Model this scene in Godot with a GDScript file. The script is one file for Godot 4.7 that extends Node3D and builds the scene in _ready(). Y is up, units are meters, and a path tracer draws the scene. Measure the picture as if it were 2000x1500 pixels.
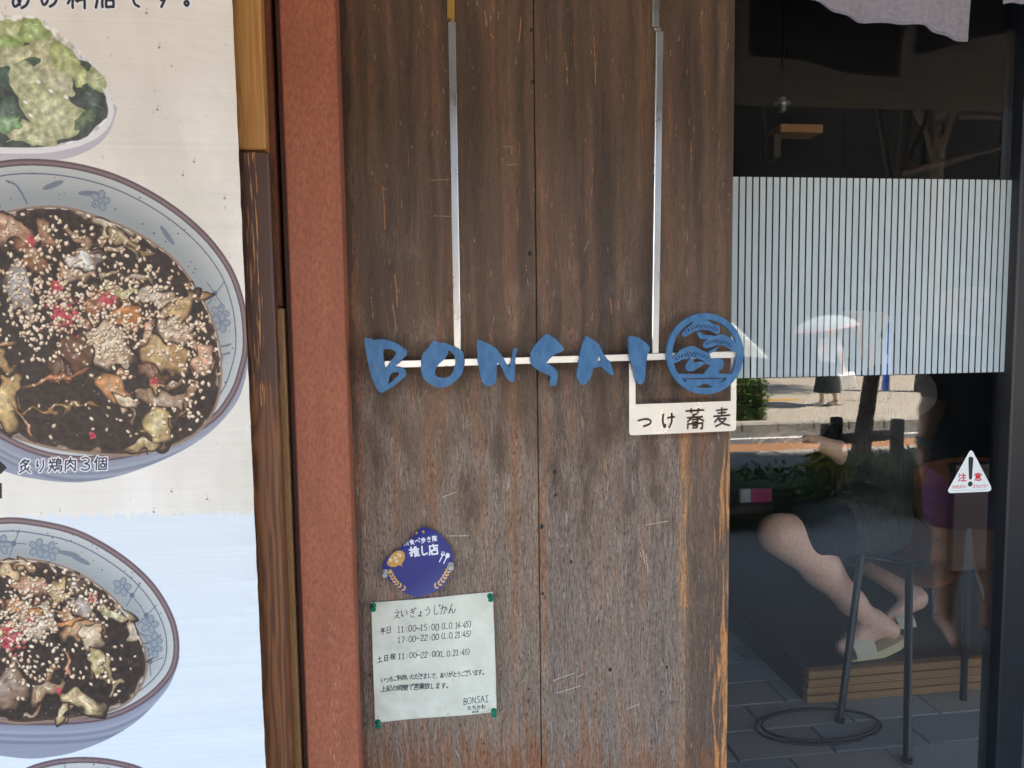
extends Node3D
# A soba shop front: printed menu banner, rust-red post, stained plank wall with a metal name sign, glass door; the street lies behind the camera.

const FOCAL := 1450.0
const EYE := Vector3(0, 1.45, 1.15)
const GLASS_Z := -0.08
const BANNER_Z := 0.11
var aim := Basis.from_euler(Vector3(deg_to_rad(-4.71), deg_to_rad(-7.29), deg_to_rad(-0.77)))
var rng := RandomNumberGenerator.new()
var taken := {}
# planar texture mapping used while a shape is collected: u = (x + z - uv_x) / uv_w, v = (uv_y - y) / uv_h
var uv_x := 0.0
var uv_y := 0.0
var uv_w := 1.0
var uv_h := 1.0
var mats := {}

# ---------------------------------------------------------------- placing
func on_plane(x: float, y: float, z: float) -> Vector3:      # where the sight line of a photo point meets the upright plane z
	var d := aim * Vector3((x - 1000.0) / FOCAL, -(y - 750.0) / FOCAL, -1.0)
	return EYE + d * ((z - EYE.z) / d.z)

func street(x: float, y: float, s: float) -> Vector3:        # a place in the street, s metres before the wall, that the door glass mirrors at a photo point
	var p := on_plane(x, y, 2.0 * GLASS_Z - s)
	return Vector3(p.x, p.y, s)

func numbered(called: String) -> String:
	var n: int = taken.get(called, 0)
	taken[called] = n + 1
	return called if n == 0 else "%s_%03d" % [called, n]

func tag(o: Node, label: String, category: String, group := "") -> void:
	o.set_meta("label", label)
	o.set_meta("category", category)
	if group:
		o.set_meta("group", group)

func thing(called: String, label: String, category: String, at := Vector3.ZERO, group := "") -> Node3D:
	var o := Node3D.new()
	o.name = numbered(called)
	add_child(o)
	o.position = at
	tag(o, label, category, group)
	return o

func put(called: String, mesh: Mesh, m: Material, parent: Node = self) -> MeshInstance3D:
	var o := MeshInstance3D.new()
	o.name = numbered(called) if parent == self else called
	o.mesh = mesh
	o.material_override = m
	parent.add_child(o, true)
	if parent != self and parent is Node3D:      # shapes are written in world coordinates; parents are moved, never turned
		var off := Vector3.ZERO
		var p: Node = parent
		while p != self:
			off += (p as Node3D).position
			p = p.get_parent()
		o.position = -off
	return o

func setting(called: String, mesh: Mesh, m: Material) -> MeshInstance3D:
	var o := put(called, mesh, m)
	o.set_meta("kind", "structure")
	return o

# ---------------------------------------------------------------- shapes
func begin() -> SurfaceTool:
	var st := SurfaceTool.new()
	st.begin(Mesh.PRIMITIVE_TRIANGLES)
	return st

func mapped(p: Vector3) -> Vector2:
	return Vector2((p.x + p.z - uv_x) / uv_w, (uv_y - p.y) / uv_h)

func tri(st: SurfaceTool, a: Vector3, b: Vector3, c: Vector3, out: Vector3) -> void:
	var n := (c - a).cross(b - a)
	if n.length_squared() < 1e-18:
		return
	var pts := [a, b, c] if n.dot(out) > 0 else [a, c, b]
	n = n.normalized() * (1.0 if n.dot(out) > 0 else -1.0)
	for p in pts:
		st.set_normal(n)
		st.set_uv(mapped(p))
		st.add_vertex(p)

func quad(st: SurfaceTool, a: Vector3, b: Vector3, c: Vector3, d: Vector3, out: Vector3) -> void:
	tri(st, a, b, c, out)
	tri(st, a, c, d, out)

func box(st: SurfaceTool, lo: Vector3, hi: Vector3, bevel := 0.0, turn := Basis.IDENTITY, about := Vector3.ZERO) -> void:
	var c := (lo + hi) / 2
	var h := (hi - lo) / 2
	var i := h - Vector3.ONE * bevel
	var at := func(v: Vector3) -> Vector3: return turn * (c + v - about) + about
	for ax in 3:
		var b := (ax + 1) % 3
		var d := (ax + 2) % 3
		for s in [-1, 1]:
			var q := []
			for e in [[-1, -1], [1, -1], [1, 1], [-1, 1]]:
				var v := Vector3.ZERO
				v[ax] = h[ax] * s
				v[b] = i[b] * e[0]
				v[d] = i[d] * e[1]
				q.append(at.call(v))
			var o := Vector3.ZERO
			o[ax] = s
			quad(st, q[0], q[1], q[2], q[3], turn * o)
	if bevel <= 0.0:
		return
	for ax in 3:
		var b := (ax + 1) % 3
		var d := (ax + 2) % 3
		for e in [[-1, -1], [1, -1], [1, 1], [-1, 1]]:
			var q := []
			for k in [[-1, 0], [1, 0], [1, 1], [-1, 1]]:
				var v := Vector3.ZERO
				v[ax] = i[ax] * k[0]
				v[b] = (h[b] if k[1] == 0 else i[b]) * e[0]
				v[d] = (i[d] if k[1] == 0 else h[d]) * e[1]
				q.append(at.call(v))
			var o := Vector3.ZERO
			o[b] = e[0]
			o[d] = e[1]
			quad(st, q[0], q[1], q[2], q[3], turn * o)
	for sx in [-1, 1]:
		for sy in [-1, 1]:
			for sz in [-1, 1]:
				var s := Vector3(sx, sy, sz)
				tri(st, at.call(Vector3(h.x, i.y, i.z) * s), at.call(Vector3(i.x, h.y, i.z) * s), at.call(Vector3(i.x, i.y, h.z) * s), turn * s)

func one_box(lo: Vector3, hi: Vector3, bevel := 0.0) -> ArrayMesh:
	var st := begin()
	box(st, lo, hi, bevel)
	return st.commit()

func tube(st: SurfaceTool, pts: Array, radii: Array, sides := 12, capped := true, flat := 1.0) -> void:
	var rings := []
	var up := Vector3(0.31, 0.2, 0.93).normalized()
	var last := Vector3.ZERO
	for k in pts.size():
		var p: Vector3 = pts[k]
		var t: Vector3 = ((pts[mini(k + 1, pts.size() - 1)] as Vector3) - (pts[maxi(k - 1, 0)] as Vector3)).normalized()
		if last == Vector3.ZERO:
			last = up if absf(t.dot(up)) < 0.9 else Vector3.RIGHT
		var u := (last - t * last.dot(t)).normalized()
		last = u
		var w := t.cross(u)
		var ring := []
		for j in sides:
			var a := TAU * j / sides
			ring.append([p + (u * cos(a) + w * sin(a) * flat) * radii[k], u * cos(a) + w * sin(a)])
		rings.append(ring)
	for k in rings.size() - 1:
		for j in sides:
			var a: Array = rings[k][j]
			var b: Array = rings[k][(j + 1) % sides]
			var c: Array = rings[k + 1][(j + 1) % sides]
			var d: Array = rings[k + 1][j]
			for v in [a, c, b, a, d, c]:
				st.set_normal(v[1])
				st.set_uv(mapped(v[0]))
				st.add_vertex(v[0])
	if capped:
		for e in [0, rings.size() - 1]:
			var out: Vector3 = (pts[0] - pts[1]) if e == 0 else (pts[-1] - pts[-2])
			for j in sides:
				tri(st, pts[e], rings[e][j][0], rings[e][(j + 1) % sides][0], out)

func one_tube(pts: Array, radii: Array, sides := 12) -> ArrayMesh:
	var st := begin()
	tube(st, pts, radii, sides)
	return st.commit()

func sheet(st: SurfaceTool, nu: int, nv: int, at: Callable, thick := 0.0) -> void:      # at(u, v) -> Vector3, textured 0..1 across
	for side in (2 if thick > 0.0 else 1):
		for j in nv:
			for i in nu:
				var q := []
				for e in [[0, 0], [1, 0], [1, 1], [0, 1]]:
					var u := float(i + e[0]) / nu
					var v := float(j + e[1]) / nv
					var p: Vector3 = at.call(u, v)
					var du: Vector3 = at.call(u + 0.004, v) - at.call(u - 0.004, v)
					var dv: Vector3 = at.call(u, v + 0.004) - at.call(u, v - 0.004)
					var n := dv.cross(du).normalized()
					q.append([p - n * thick * side, n * (1 if side == 0 else -1), Vector2(u, v)])
				for k in ([0, 1, 2, 0, 2, 3] if side == 0 else [0, 2, 1, 0, 3, 2]):
					st.set_normal(q[k][1])
					st.set_uv(q[k][2])
					st.add_vertex(q[k][0])

# limbs and bodies: tapered capsules joined by a smooth minimum, meshed as surface nets
func flesh(bones: Array, cell: float, k := 0.03) -> ArrayMesh:
	var lo := Vector3.ONE * 1e9
	var hi := -lo
	for b in bones:
		var r := maxf(b[2], b[3]) + cell * 3 + k * 0.5
		for e in 2:
			lo = lo.min(b[e] - Vector3.ONE * r)
			hi = hi.max(b[e] + Vector3.ONE * r)
	var n := Vector3i((hi - lo) / cell) + Vector3i.ONE * 2
	var field := PackedFloat32Array()
	field.resize(n.x * n.y * n.z)
	field.fill(1.0)
	var sy := n.x
	var sz := n.x * n.y
	for b in bones:
		var a: Vector3 = b[0]
		var ba: Vector3 = b[1] - a
		var len2 := maxf(ba.length_squared(), 1e-9)
		var r0: float = b[2]
		var r1: float = b[3]
		var r := maxf(r0, r1) + cell * 2 + k * 0.5
		var c0 := Vector3i(((a.min(b[1]) - Vector3.ONE * r) - lo) / cell)
		var c1 := Vector3i(((a.max(b[1]) + Vector3.ONE * r) - lo) / cell) + Vector3i.ONE
		for z in range(maxi(c0.z, 0), mini(c1.z + 1, n.z)):
			for y in range(maxi(c0.y, 0), mini(c1.y + 1, n.y)):
				var row := z * sz + y * sy
				for x in range(maxi(c0.x, 0), mini(c1.x + 1, n.x)):
					var p := lo + Vector3(x, y, z) * cell - a
					var h := clampf(p.dot(ba) / len2, 0.0, 1.0)
					var d := (p - ba * h).length() - lerpf(r0, r1, h)
					var o := field[row + x]
					var m := maxf(k - absf(d - o), 0.0) / k
					field[row + x] = minf(d, o) - m * m * k * 0.25
	var corner := [0, 1, sy, sy + 1, sz, sz + 1, sz + sy, sz + sy + 1]
	var at := {}
	var verts := PackedVector3Array()
	for z in n.z - 1:
		for y in n.y - 1:
			var row := z * sz + y * sy
			for x in n.x - 1:
				var i := row + x
				var f0 := field[i]
				if f0 > cell * 2.0 or f0 < -cell * 2.0:
					continue
				var inside := 0
				for c in corner:
					if field[i + c] < 0.0:
						inside += 1
				if inside == 0 or inside == 8:
					continue
				var sum := Vector3.ZERO
				var count := 0
				for e in [[0, 1], [2, 3], [4, 5], [6, 7], [0, 2], [1, 3], [4, 6], [5, 7], [0, 4], [1, 5], [2, 6], [3, 7]]:
					var fa := field[i + corner[e[0]]]
					var fb := field[i + corner[e[1]]]
					if (fa < 0.0) != (fb < 0.0):
						var t := fa / (fa - fb)
						var pa := Vector3(e[0] & 1, (e[0] >> 1) & 1, e[0] >> 2)
						var pb := Vector3(e[1] & 1, (e[1] >> 1) & 1, e[1] >> 2)
						sum += pa.lerp(pb, t)
						count += 1
				at[i] = verts.size()
				verts.append(lo + (Vector3(x, y, z) + sum / count) * cell)
	var index := PackedInt32Array()
	for i in at:
		for ax in [[1, sy, sz], [sy, sz, 1], [sz, 1, sy]]:
			var fa := field[i]
			var fb := field[i + ax[0]]
			if (fa < 0.0) == (fb < 0.0):
				continue
			var q := [i, i - ax[1], i - ax[1] - ax[2], i - ax[2]]
			if not (at.has(q[1]) and at.has(q[2]) and at.has(q[3])):
				continue
			if fa < 0.0:
				q.reverse()
			for e in [0, 1, 2, 0, 2, 3]:
				index.append(at[q[e]])
	var arrays := []
	arrays.resize(Mesh.ARRAY_MAX)
	arrays[Mesh.ARRAY_VERTEX] = verts
	arrays[Mesh.ARRAY_INDEX] = index
	var raw := ArrayMesh.new()
	raw.add_surface_from_arrays(Mesh.PRIMITIVE_TRIANGLES, arrays)
	var st := SurfaceTool.new()
	st.create_from(raw, 0)
	st.generate_normals()
	return st.commit()

# a sheet of metal cut to an outline: outlines to add, then outlines to cut out, in wall coordinates
func cut_plate(adds: Array, cuts: Array, z0: float, z1: float) -> ArrayMesh:
	var root := CSGCombiner3D.new()
	add_child(root)
	for pass_ in 2:
		for p in (adds if pass_ == 0 else cuts):
			var poly: PackedVector2Array = p
			if Geometry2D.triangulate_polygon(poly).is_empty():
				continue
			var g := CSGPolygon3D.new()
			g.polygon = poly
			g.depth = (z1 - z0) if pass_ == 0 else (z1 - z0) + 0.02
			g.position.z = z1 if pass_ == 0 else z1 + 0.01
			g.operation = CSGShape3D.OPERATION_UNION if pass_ == 0 else CSGShape3D.OPERATION_SUBTRACTION
			root.add_child(g)
	await get_tree().process_frame
	var m := root.bake_static_mesh()
	remove_child(root)
	root.free()
	return m

func traced(pts: Array, ox: float, oy: float, scale: float, z: float) -> PackedVector2Array:
	var out := PackedVector2Array()
	for k in range(0, pts.size(), 2):
		var p := on_plane(ox + pts[k] / scale, oy + pts[k + 1] / scale, z)
		out.append(Vector2(p.x, p.y))
	return out

func ragged(poly: PackedVector2Array, amount: float) -> PackedVector2Array:     # a brush-like, uneven edge
	var out := PackedVector2Array()
	for k in poly.size():
		var a := poly[k]
		var b := poly[(k + 1) % poly.size()]
		var n := (b - a).orthogonal().normalized()
		var parts := maxi(1, int(a.distance_to(b) / 0.0022))
		for j in parts:
			out.append(a.lerp(b, float(j) / parts) + (n * rng.randf_range(-amount, amount) if j else Vector2.ZERO))
	return out

func curve(pts: PackedVector2Array, closed: bool, steps := 6) -> PackedVector2Array:
	var out := PackedVector2Array()
	var n := pts.size()
	if n < 3:
		return pts
	for k in (n if closed else n - 1):
		var a := pts[(k - 1 + n) % n] if closed or k > 0 else pts[0]
		var b := pts[k]
		var c := pts[(k + 1) % n]
		var d := pts[(k + 2) % n] if closed or k + 2 < n else pts[n - 1]
		for j in steps:
			out.append(b.cubic_interpolate(c, a, d, float(j) / steps))
	if not closed:
		out.append(pts[n - 1])
	return out

# ---------------------------------------------------------------- flat print: a canvas filled by scan lines
class Canvas:
	var im: Image
	func _init(w: int, h: int, c: Color) -> void:
		im = Image.create(w, h, false, Image.FORMAT_RGBA8)
		im.fill(c)
	func polys(list: Array, c: Color) -> void:
		var top := 1e9
		var low := -1e9
		for p in list:
			for v in p:
				top = minf(top, v.y)
				low = maxf(low, v.y)
		for y in range(maxi(0, int(top)), mini(im.get_height() - 1, int(low) + 1) + 1):
			var xs := PackedFloat32Array()
			var yc := y + 0.5
			for p in list:
				var n: int = p.size()
				for k in n:
					var a: Vector2 = p[k]
					var b: Vector2 = p[(k + 1) % n]
					if (a.y <= yc) != (b.y <= yc):
						xs.append(a.x + (yc - a.y) / (b.y - a.y) * (b.x - a.x))
			xs.sort()
			for k in range(0, xs.size() - 1, 2):
				var x0 := maxi(0, int(round(xs[k])))
				var x1 := mini(im.get_width(), int(round(xs[k + 1])))
				if x1 > x0:
					im.fill_rect(Rect2i(x0, y, x1 - x0, 1), c)
	func poly(p: PackedVector2Array, c: Color) -> void:
		polys([p], c)
	func line(p: PackedVector2Array, width: float, c: Color) -> void:
		polys(Geometry2D.offset_polyline(p, width / 2, Geometry2D.JOIN_ROUND, Geometry2D.END_ROUND), c)
	func oval(at: Vector2, rx: float, ry: float, turn: float, c: Color, sides := 14) -> void:
		var p := PackedVector2Array()
		for k in sides:
			p.append(at + Vector2(cos(TAU * k / sides) * rx, sin(TAU * k / sides) * ry).rotated(turn))
		poly(p, c)
	func nested(p: PackedVector2Array, edge: Color, core: Color, steps: int) -> void:
		var mid := Vector2.ZERO
		for v in p:
			mid += v
		mid /= p.size()
		for s in steps:
			var q := PackedVector2Array()
			for v in p:
				q.append(v.lerp(mid, 0.92 * s / steps))
			poly(q, edge.lerp(core, float(s) / maxf(1, steps - 1)))
	func done() -> ImageTexture:
		im.shrink_x2()
		return ImageTexture.create_from_image(im)

# ---------------------------------------------------------------- handwriting: pen strokes on a 100 x 100 square
const DAKUTEN := "80 6 88 18/92 2 99 13"
const PEN := {
	"え": "38 8 52 16/25 38 72 34 22 92/46 62 58 66 60 86 90 88", "い": "18 25 20 60 30 82 38 70/70 28 82 45 84 65", "う": "38 8 60 16/22 40 60 30 74 48 66 75 40 95",
	"き": "25 25 75 18/22 44 80 36/45 5 66 62/30 72 38 90 72 92", "ょ": "52 40 52 80 38 92 36 80 56 80 72 92/52 58 72 55", "し": "35 8 33 70 45 90 78 78",
	"か": "15 38 62 32 58 80 42 90/38 8 30 55 14 90/75 30 90 60", "ん": "50 8 18 90 40 55 55 60 58 85 75 85 92 55", "つ": "12 40 55 28 84 42 80 68 42 88",
	"も": "45 8 40 70 55 92 80 80 80 60/22 32 68 30/22 54 66 52", "こ": "28 22 72 22/24 62 30 84 78 84", "た": "15 28 58 24/40 6 18 88/55 48 84 46/50 70 60 86 88 84",
	"ま": "22 22 78 20/26 44 74 42/52 6 52 76 36 90 24 78 40 70 80 90", "て": "15 22 85 16 48 50 52 80 72 92", "あ": "22 24 76 20/44 6 42 60 52 88/68 38 50 76 26 84 20 66 50 48 80 56 82 78 62 92",
	"り": "28 15 26 55 36 46/68 10 72 55 48 94", "と": "34 8 44 46/80 28 30 60 30 84 84 86", "さ": "22 28 80 22/46 6 68 58/26 68 36 90 72 90",
	"す": "12 26 90 22/58 5 58 60 44 68 38 54 52 46 62 60 44 94", "ち": "18 26 80 22/46 6 26 58 60 46 80 62 70 84 40 92", "わ": "30 6 30 94/14 30 40 26 14 78 56 40 84 52 80 78 58 90",
	"け": "18 12 14 55 24 90 32 70/42 36 92 32/70 8 70 60 52 95", "へ": "10 62 38 30 92 74", "み": "20 18 54 16 22 80 14 66 40 56 92 66/76 40 70 68 52 92",
	"な": "15 26 52 22/36 6 16 58/70 22 88 34/62 42 62 76 46 88 36 76 56 72 88 88", "の": "54 20 42 68 24 80 16 56 36 26 66 20 86 46 78 74 54 88",
	"め": "22 22 46 80/60 10 46 68 22 86 14 64 40 32 70 30 86 56 76 80 54 92", "ら": "40 6 60 16/30 28 26 62 56 46 80 62 70 84 36 94", "、": "20 74 36 92", "。": "20 78 30 72 38 80 30 90 20 82 22 76",
	"平": "20 14 80 14/32 24 38 42/68 22 60 42/8 52 92 52/50 14 50 96", "日": "25 12 25 92/25 12 76 12 76 92/25 50 76 50/25 88 76 88", "土": "25 38 75 38/50 10 50 88/10 88 90 88",
	"祝": "24 4 30 14/8 26 42 24 8 66/26 46 26 96/32 52 42 62/54 14 54 48/54 14 88 14 88 48 54 48/62 48 58 76 44 94/76 48 76 88 96 88 96 76",
	"利": "44 6 16 18/8 34 58 34/32 14 32 94/32 38 8 72/34 42 54 62/70 18 70 66/90 6 90 88 80 94", "用": "22 10 22 60 10 94/22 10 82 10 82 92 72 90/22 36 82 36/22 62 82 62/52 10 52 92",
	"上": "50 8 50 88/50 40 80 40/8 88 92 88", "記": "24 4 30 12/8 22 44 22/12 38 40 38/12 52 40 52/14 66 14 92/14 66 40 66 40 90 14 90/54 14 88 14 88 46 56 46/56 46 56 86 94 86 94 74",
	"時": "10 16 10 84/10 16 36 16 36 84/10 48 36 48/10 82 36 82/48 18 90 18/68 4 68 36/42 36 96 36/44 56 96 56/80 40 80 90 68 92/52 66 60 80",
	"間": "10 8 10 96/10 8 42 8 42 40 10 40/10 24 42 24/58 8 58 40 90 40/58 8 90 8 90 94 82 94/58 24 90 24/34 52 34 86/34 52 66 52 66 86 34 86/34 68 66 68",
	"営": "22 4 28 16/48 2 50 14/76 4 68 16/10 32 10 22 90 22 86 34/32 32 68 32 68 50 32 50 32 36/20 62 80 62 80 94 20 94 20 66/48 50 44 62",
	"業": "40 2 40 22/58 2 58 22/22 8 28 18/78 8 70 18/8 24 92 24/32 28 38 38/66 28 60 38/14 42 86 42/20 54 80 54/6 68 94 68/50 40 50 98/44 70 12 92/56 70 90 92",
	"致": "6 14 50 14/28 14 12 34 44 32/10 52 46 52/28 38 28 82/4 86 50 80/66 4 52 36/60 24 94 24/84 26 70 70 50 94/58 38 74 76 96 94",
	"本": "8 28 92 28/50 4 50 96/48 30 8 76/52 30 92 76/30 74 70 74", "店": "50 2 50 14/12 14 92 14/16 14 14 60 4 96/54 24 54 54/54 38 86 38/30 56 84 56 84 94 30 94 30 62",
	"蕎": "6 14 94 12/32 2 34 26/68 2 64 24/64 26 36 35/12 44 88 42/48 34 14 64/56 42 94 62/36 54 64 53 62 64 36 65/16 97 17 72 86 70 84 96 74 92/38 80 62 79 60 90 38 90",
	"麦": "18 17 82 13/26 31 74 28/4 46 96 42/50 2 50 44/40 46 10 76/30 60 74 58 50 82 14 97/34 64 60 84 96 96", "川": "20 10 18 60 6 94/50 14 50 86/84 8 84 96",
	"食": "50 2 8 38/50 2 94 38/36 30 62 30/28 40 28 94 44 86/28 40 72 40 72 66 28 66/28 53 72 53/80 70 60 80/48 66 64 84 92 96",
	"歩": "50 2 50 36/50 18 78 18/26 16 26 36/6 38 94 38/50 42 50 70/32 50 18 66/68 50 84 62/78 66 54 86 16 97",
	"隊": "10 6 10 96/10 6 36 6 24 34 36 56 18 62/50 4 58 16/84 4 76 16/44 22 94 22/64 24 42 44/56 36 70 60 60 94 50 90/64 50 42 66/66 64 42 86/90 38 72 50/72 52 94 90",
	"推": "6 28 40 26/24 4 24 88 14 84/6 62 40 52/60 4 44 40/54 28 54 96/72 6 70 26/54 28 94 28/54 48 90 48/54 68 90 68/54 90 96 90/74 28 74 90",
	"炙": "46 4 14 34/28 12 76 12 54 40 12 54/36 24 62 38/50 50 48 72 10 96/54 66 90 96/24 60 18 74/78 56 68 72",
	"鶏": "24 4 30 14/8 12 14 24/46 6 38 20/4 32 48 32/26 32 24 60 4 94/6 56 48 56/28 60 48 92/70 2 62 12/58 14 58 58/58 14 88 14 88 44/58 28 88 28/58 42 88 42/58 58 96 58 94 92 84 94/56 72 52 86/66 70 68 82/78 70 82 80",
	"肉": "14 24 14 96/14 24 86 24 86 94 76 92/50 4 46 30 26 50/52 34 74 50/50 54 28 78/52 60 74 80",
	"個": "28 4 6 44/20 30 20 96/38 14 38 94/38 14 92 14 92 94/38 92 92 92/50 36 82 36/66 22 66 54/52 54 80 54 80 76 52 76 52 58",
	"注": "14 10 26 22/6 36 18 46/8 94 28 62/60 4 68 16/38 28 92 28/42 56 88 56/34 90 96 90/64 28 64 90",
	"意": "50 2 50 12/16 12 84 12/34 14 38 26/66 14 60 26/6 28 94 28/26 36 74 36 74 60 26 60 26 40/26 48 74 48/22 70 12 90/36 68 38 92 70 92 74 82/50 64 58 76/78 68 92 86",
	"込": "12 6 24 18/6 38 22 38 22 76 6 92/22 78 44 92 96 92/64 8 48 30/56 16 72 50 92 72/60 34 36 72", "立": "50 4 50 20/14 24 86 24/30 36 38 78/70 34 60 80/6 86 94 86",
	"止": "50 8 50 86/50 44 84 44/22 40 22 86/6 88 94 88", "料": "8 18 16 34/44 16 36 34/4 44 52 44/28 8 28 94/26 46 6 76/30 48 50 70/60 16 70 26/56 36 68 46/54 66 96 58/84 4 84 96",
	"膳": "12 8 12 60 4 94/12 8 34 8 34 92/12 32 34 32/12 54 34 54/54 4 58 12/80 4 74 12/44 16 94 16/48 28 90 28/42 40 96 40/68 12 68 52/44 54 94 54/52 66 86 66 86 92 52 92 52 70",
	"0": "50 6 26 20 20 50 26 80 50 94 74 80 80 50 74 20 52 7", "1": "34 20 52 6 52 94/34 94 70 94", "2": "22 26 40 6 70 12 74 36 22 92 80 92", "3": "22 14 50 6 74 20 70 40 44 48 74 58 78 80 52 94 20 84",
	"4": "56 6 16 66 84 66/62 40 62 94", "5": "74 8 32 8 26 44 56 40 76 60 64 88 22 90", "7": "20 10 80 10 46 94", ":": "50 30 50 36/50 68 50 74", "~": "8 58 30 44 66 60 92 46",
	"(": "64 2 40 50 64 98", ")": "36 2 60 50 36 98", ".": "40 88 46 94", "L": "26 6 26 92 76 92", "O": "50 6 22 20 14 50 22 80 50 94 78 80 86 50 78 20 52 7",
	"B": "22 6 22 94/22 6 62 10 64 40 22 48/22 48 74 56 70 92 22 94", "N": "18 94 18 6 80 94 80 6", "S": "76 16 44 6 24 26 70 62 66 90 24 88", "A": "10 94 48 6 84 94/26 60 70 60", "I": "20 6 80 6/50 6 50 94/20 94 80 94",
}
const VOICED := {"ぎ": "き", "じ": "し", "ご": "こ", "だ": "た", "が": "か", "ざ": "さ", "で": "て", "べ": "へ"}
const ROUND := "えいうきょしかんつもこたまてありとさすちわけへみなのめら。02358S7O~()"

func pen_strokes(ch: String) -> Array:
	var text: String = PEN.get(VOICED.get(ch, ch), "")
	if VOICED.has(ch):
		text += "/" + DAKUTEN
	var out := []
	for part in text.split("/", false):
		var n := part.split_floats(" ")
		var p := PackedVector2Array()
		for k in range(0, n.size() - 1, 2):
			p.append(Vector2(n[k], n[k + 1]) / 100.0)
		out.append(curve(p, false, 5) if ROUND.contains(VOICED.get(ch, ch)) else p)
	return out

# writes on a canvas; to_tex turns a photo point into a canvas point. The line runs from a to b (middle line of the writing), each glyph w wide and h high.
func write_line(cv: Canvas, to_tex: Callable, text: String, a: Vector2, b: Vector2, w: float, h: float, pen: float, c: Color, slant := 0.0, loose := 0.0) -> void:
	var n := text.length()
	var along := (b - a).normalized()
	var down := along.rotated(PI / 2)
	for k in n:
		var mid := a.lerp(b, 0.0 if n == 1 else float(k) / (n - 1)) + Vector2(rng.randfn() * w, rng.randfn() * h) * 0.07 * loose
		var turn := rng.randfn() * 0.09 * loose
		var size := 1.0 + rng.randfn() * 0.09 * loose
		for s in pen_strokes(text[k]):
			var p := PackedVector2Array()
			for v in s:
				var e: Vector2 = Vector2((v.x - 0.5) * w + (0.5 - v.y) * slant * h, (v.y - 0.5) * h).rotated(turn) * size + Vector2(rng.randfn(), rng.randfn()) * 0.012 * w * loose
				var q: Vector2 = mid + along * e.x + down * e.y
				p.append(to_tex.call(q))
			cv.line(p, pen * (1.0 + rng.randfn() * 0.14 * loose), c)

# ---------------------------------------------------------------- materials
func rgb(r: float, g: float, b: float) -> Color:
	return Color(r / 255.0, g / 255.0, b / 255.0)

func plain(c: Color, rough := 0.7, metal := 0.0, spec := 0.5) -> StandardMaterial3D:
	var m := StandardMaterial3D.new()
	m.albedo_color = c
	m.roughness = rough
	m.metallic = metal
	m.metallic_specular = spec
	return m

func noise(freq: float, octaves := 4, seed_ := 1, kind := FastNoiseLite.TYPE_SIMPLEX_SMOOTH) -> FastNoiseLite:
	var f := FastNoiseLite.new()
	f.noise_type = kind
	f.frequency = freq
	f.seed = seed_
	f.fractal_octaves = octaves
	return f

# a material whose colour wanders between the colours given, in world space, with fine relief
func mottled(colors: Array, freq: float, rough := 0.8, scale := Vector3.ONE, relief := 0.0, seed_ := 1, octaves := 5) -> StandardMaterial3D:
	var m := StandardMaterial3D.new()
	var ramp := Gradient.new()
	ramp.offsets = PackedFloat32Array(range(colors.size()).map(func(k): return float(k) / maxf(1, colors.size() - 1)))
	ramp.colors = PackedColorArray(colors)
	var t := NoiseTexture2D.new()
	t.width = 512
	t.height = 512
	t.seamless = true
	t.noise = noise(freq, octaves, seed_)
	t.color_ramp = ramp
	m.albedo_texture = t
	m.uv1_triplanar = true
	m.uv1_world_triplanar = true
	m.uv1_scale = scale
	m.roughness = rough
	if relief > 0.0:
		var h := NoiseTexture2D.new()
		h.width = 512
		h.height = 512
		h.seamless = true
		h.noise = noise(freq * 2.0, octaves, seed_ + 7)
		m.heightmap_enabled = true
		m.heightmap_texture = h
		m.heightmap_scale = relief
	return m

func grey_noise(w: int, h: int, freq: float, octaves: int, seed_: int, stretch_y := 1) -> PackedByteArray:
	var im := noise(freq, octaves, seed_).get_image(w, maxi(4, h / stretch_y))
	if stretch_y > 1:
		im.resize(w, h, Image.INTERPOLATE_CUBIC)
	im.convert(Image.FORMAT_L8)
	return im.get_data()

# ---------------------------------------------------------------- computed surfaces
func from_bytes(w: int, h: int, rgb8: PackedByteArray) -> Image:
	return Image.create_from_data(w, h, false, Image.FORMAT_RGB8, rgb8)

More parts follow.
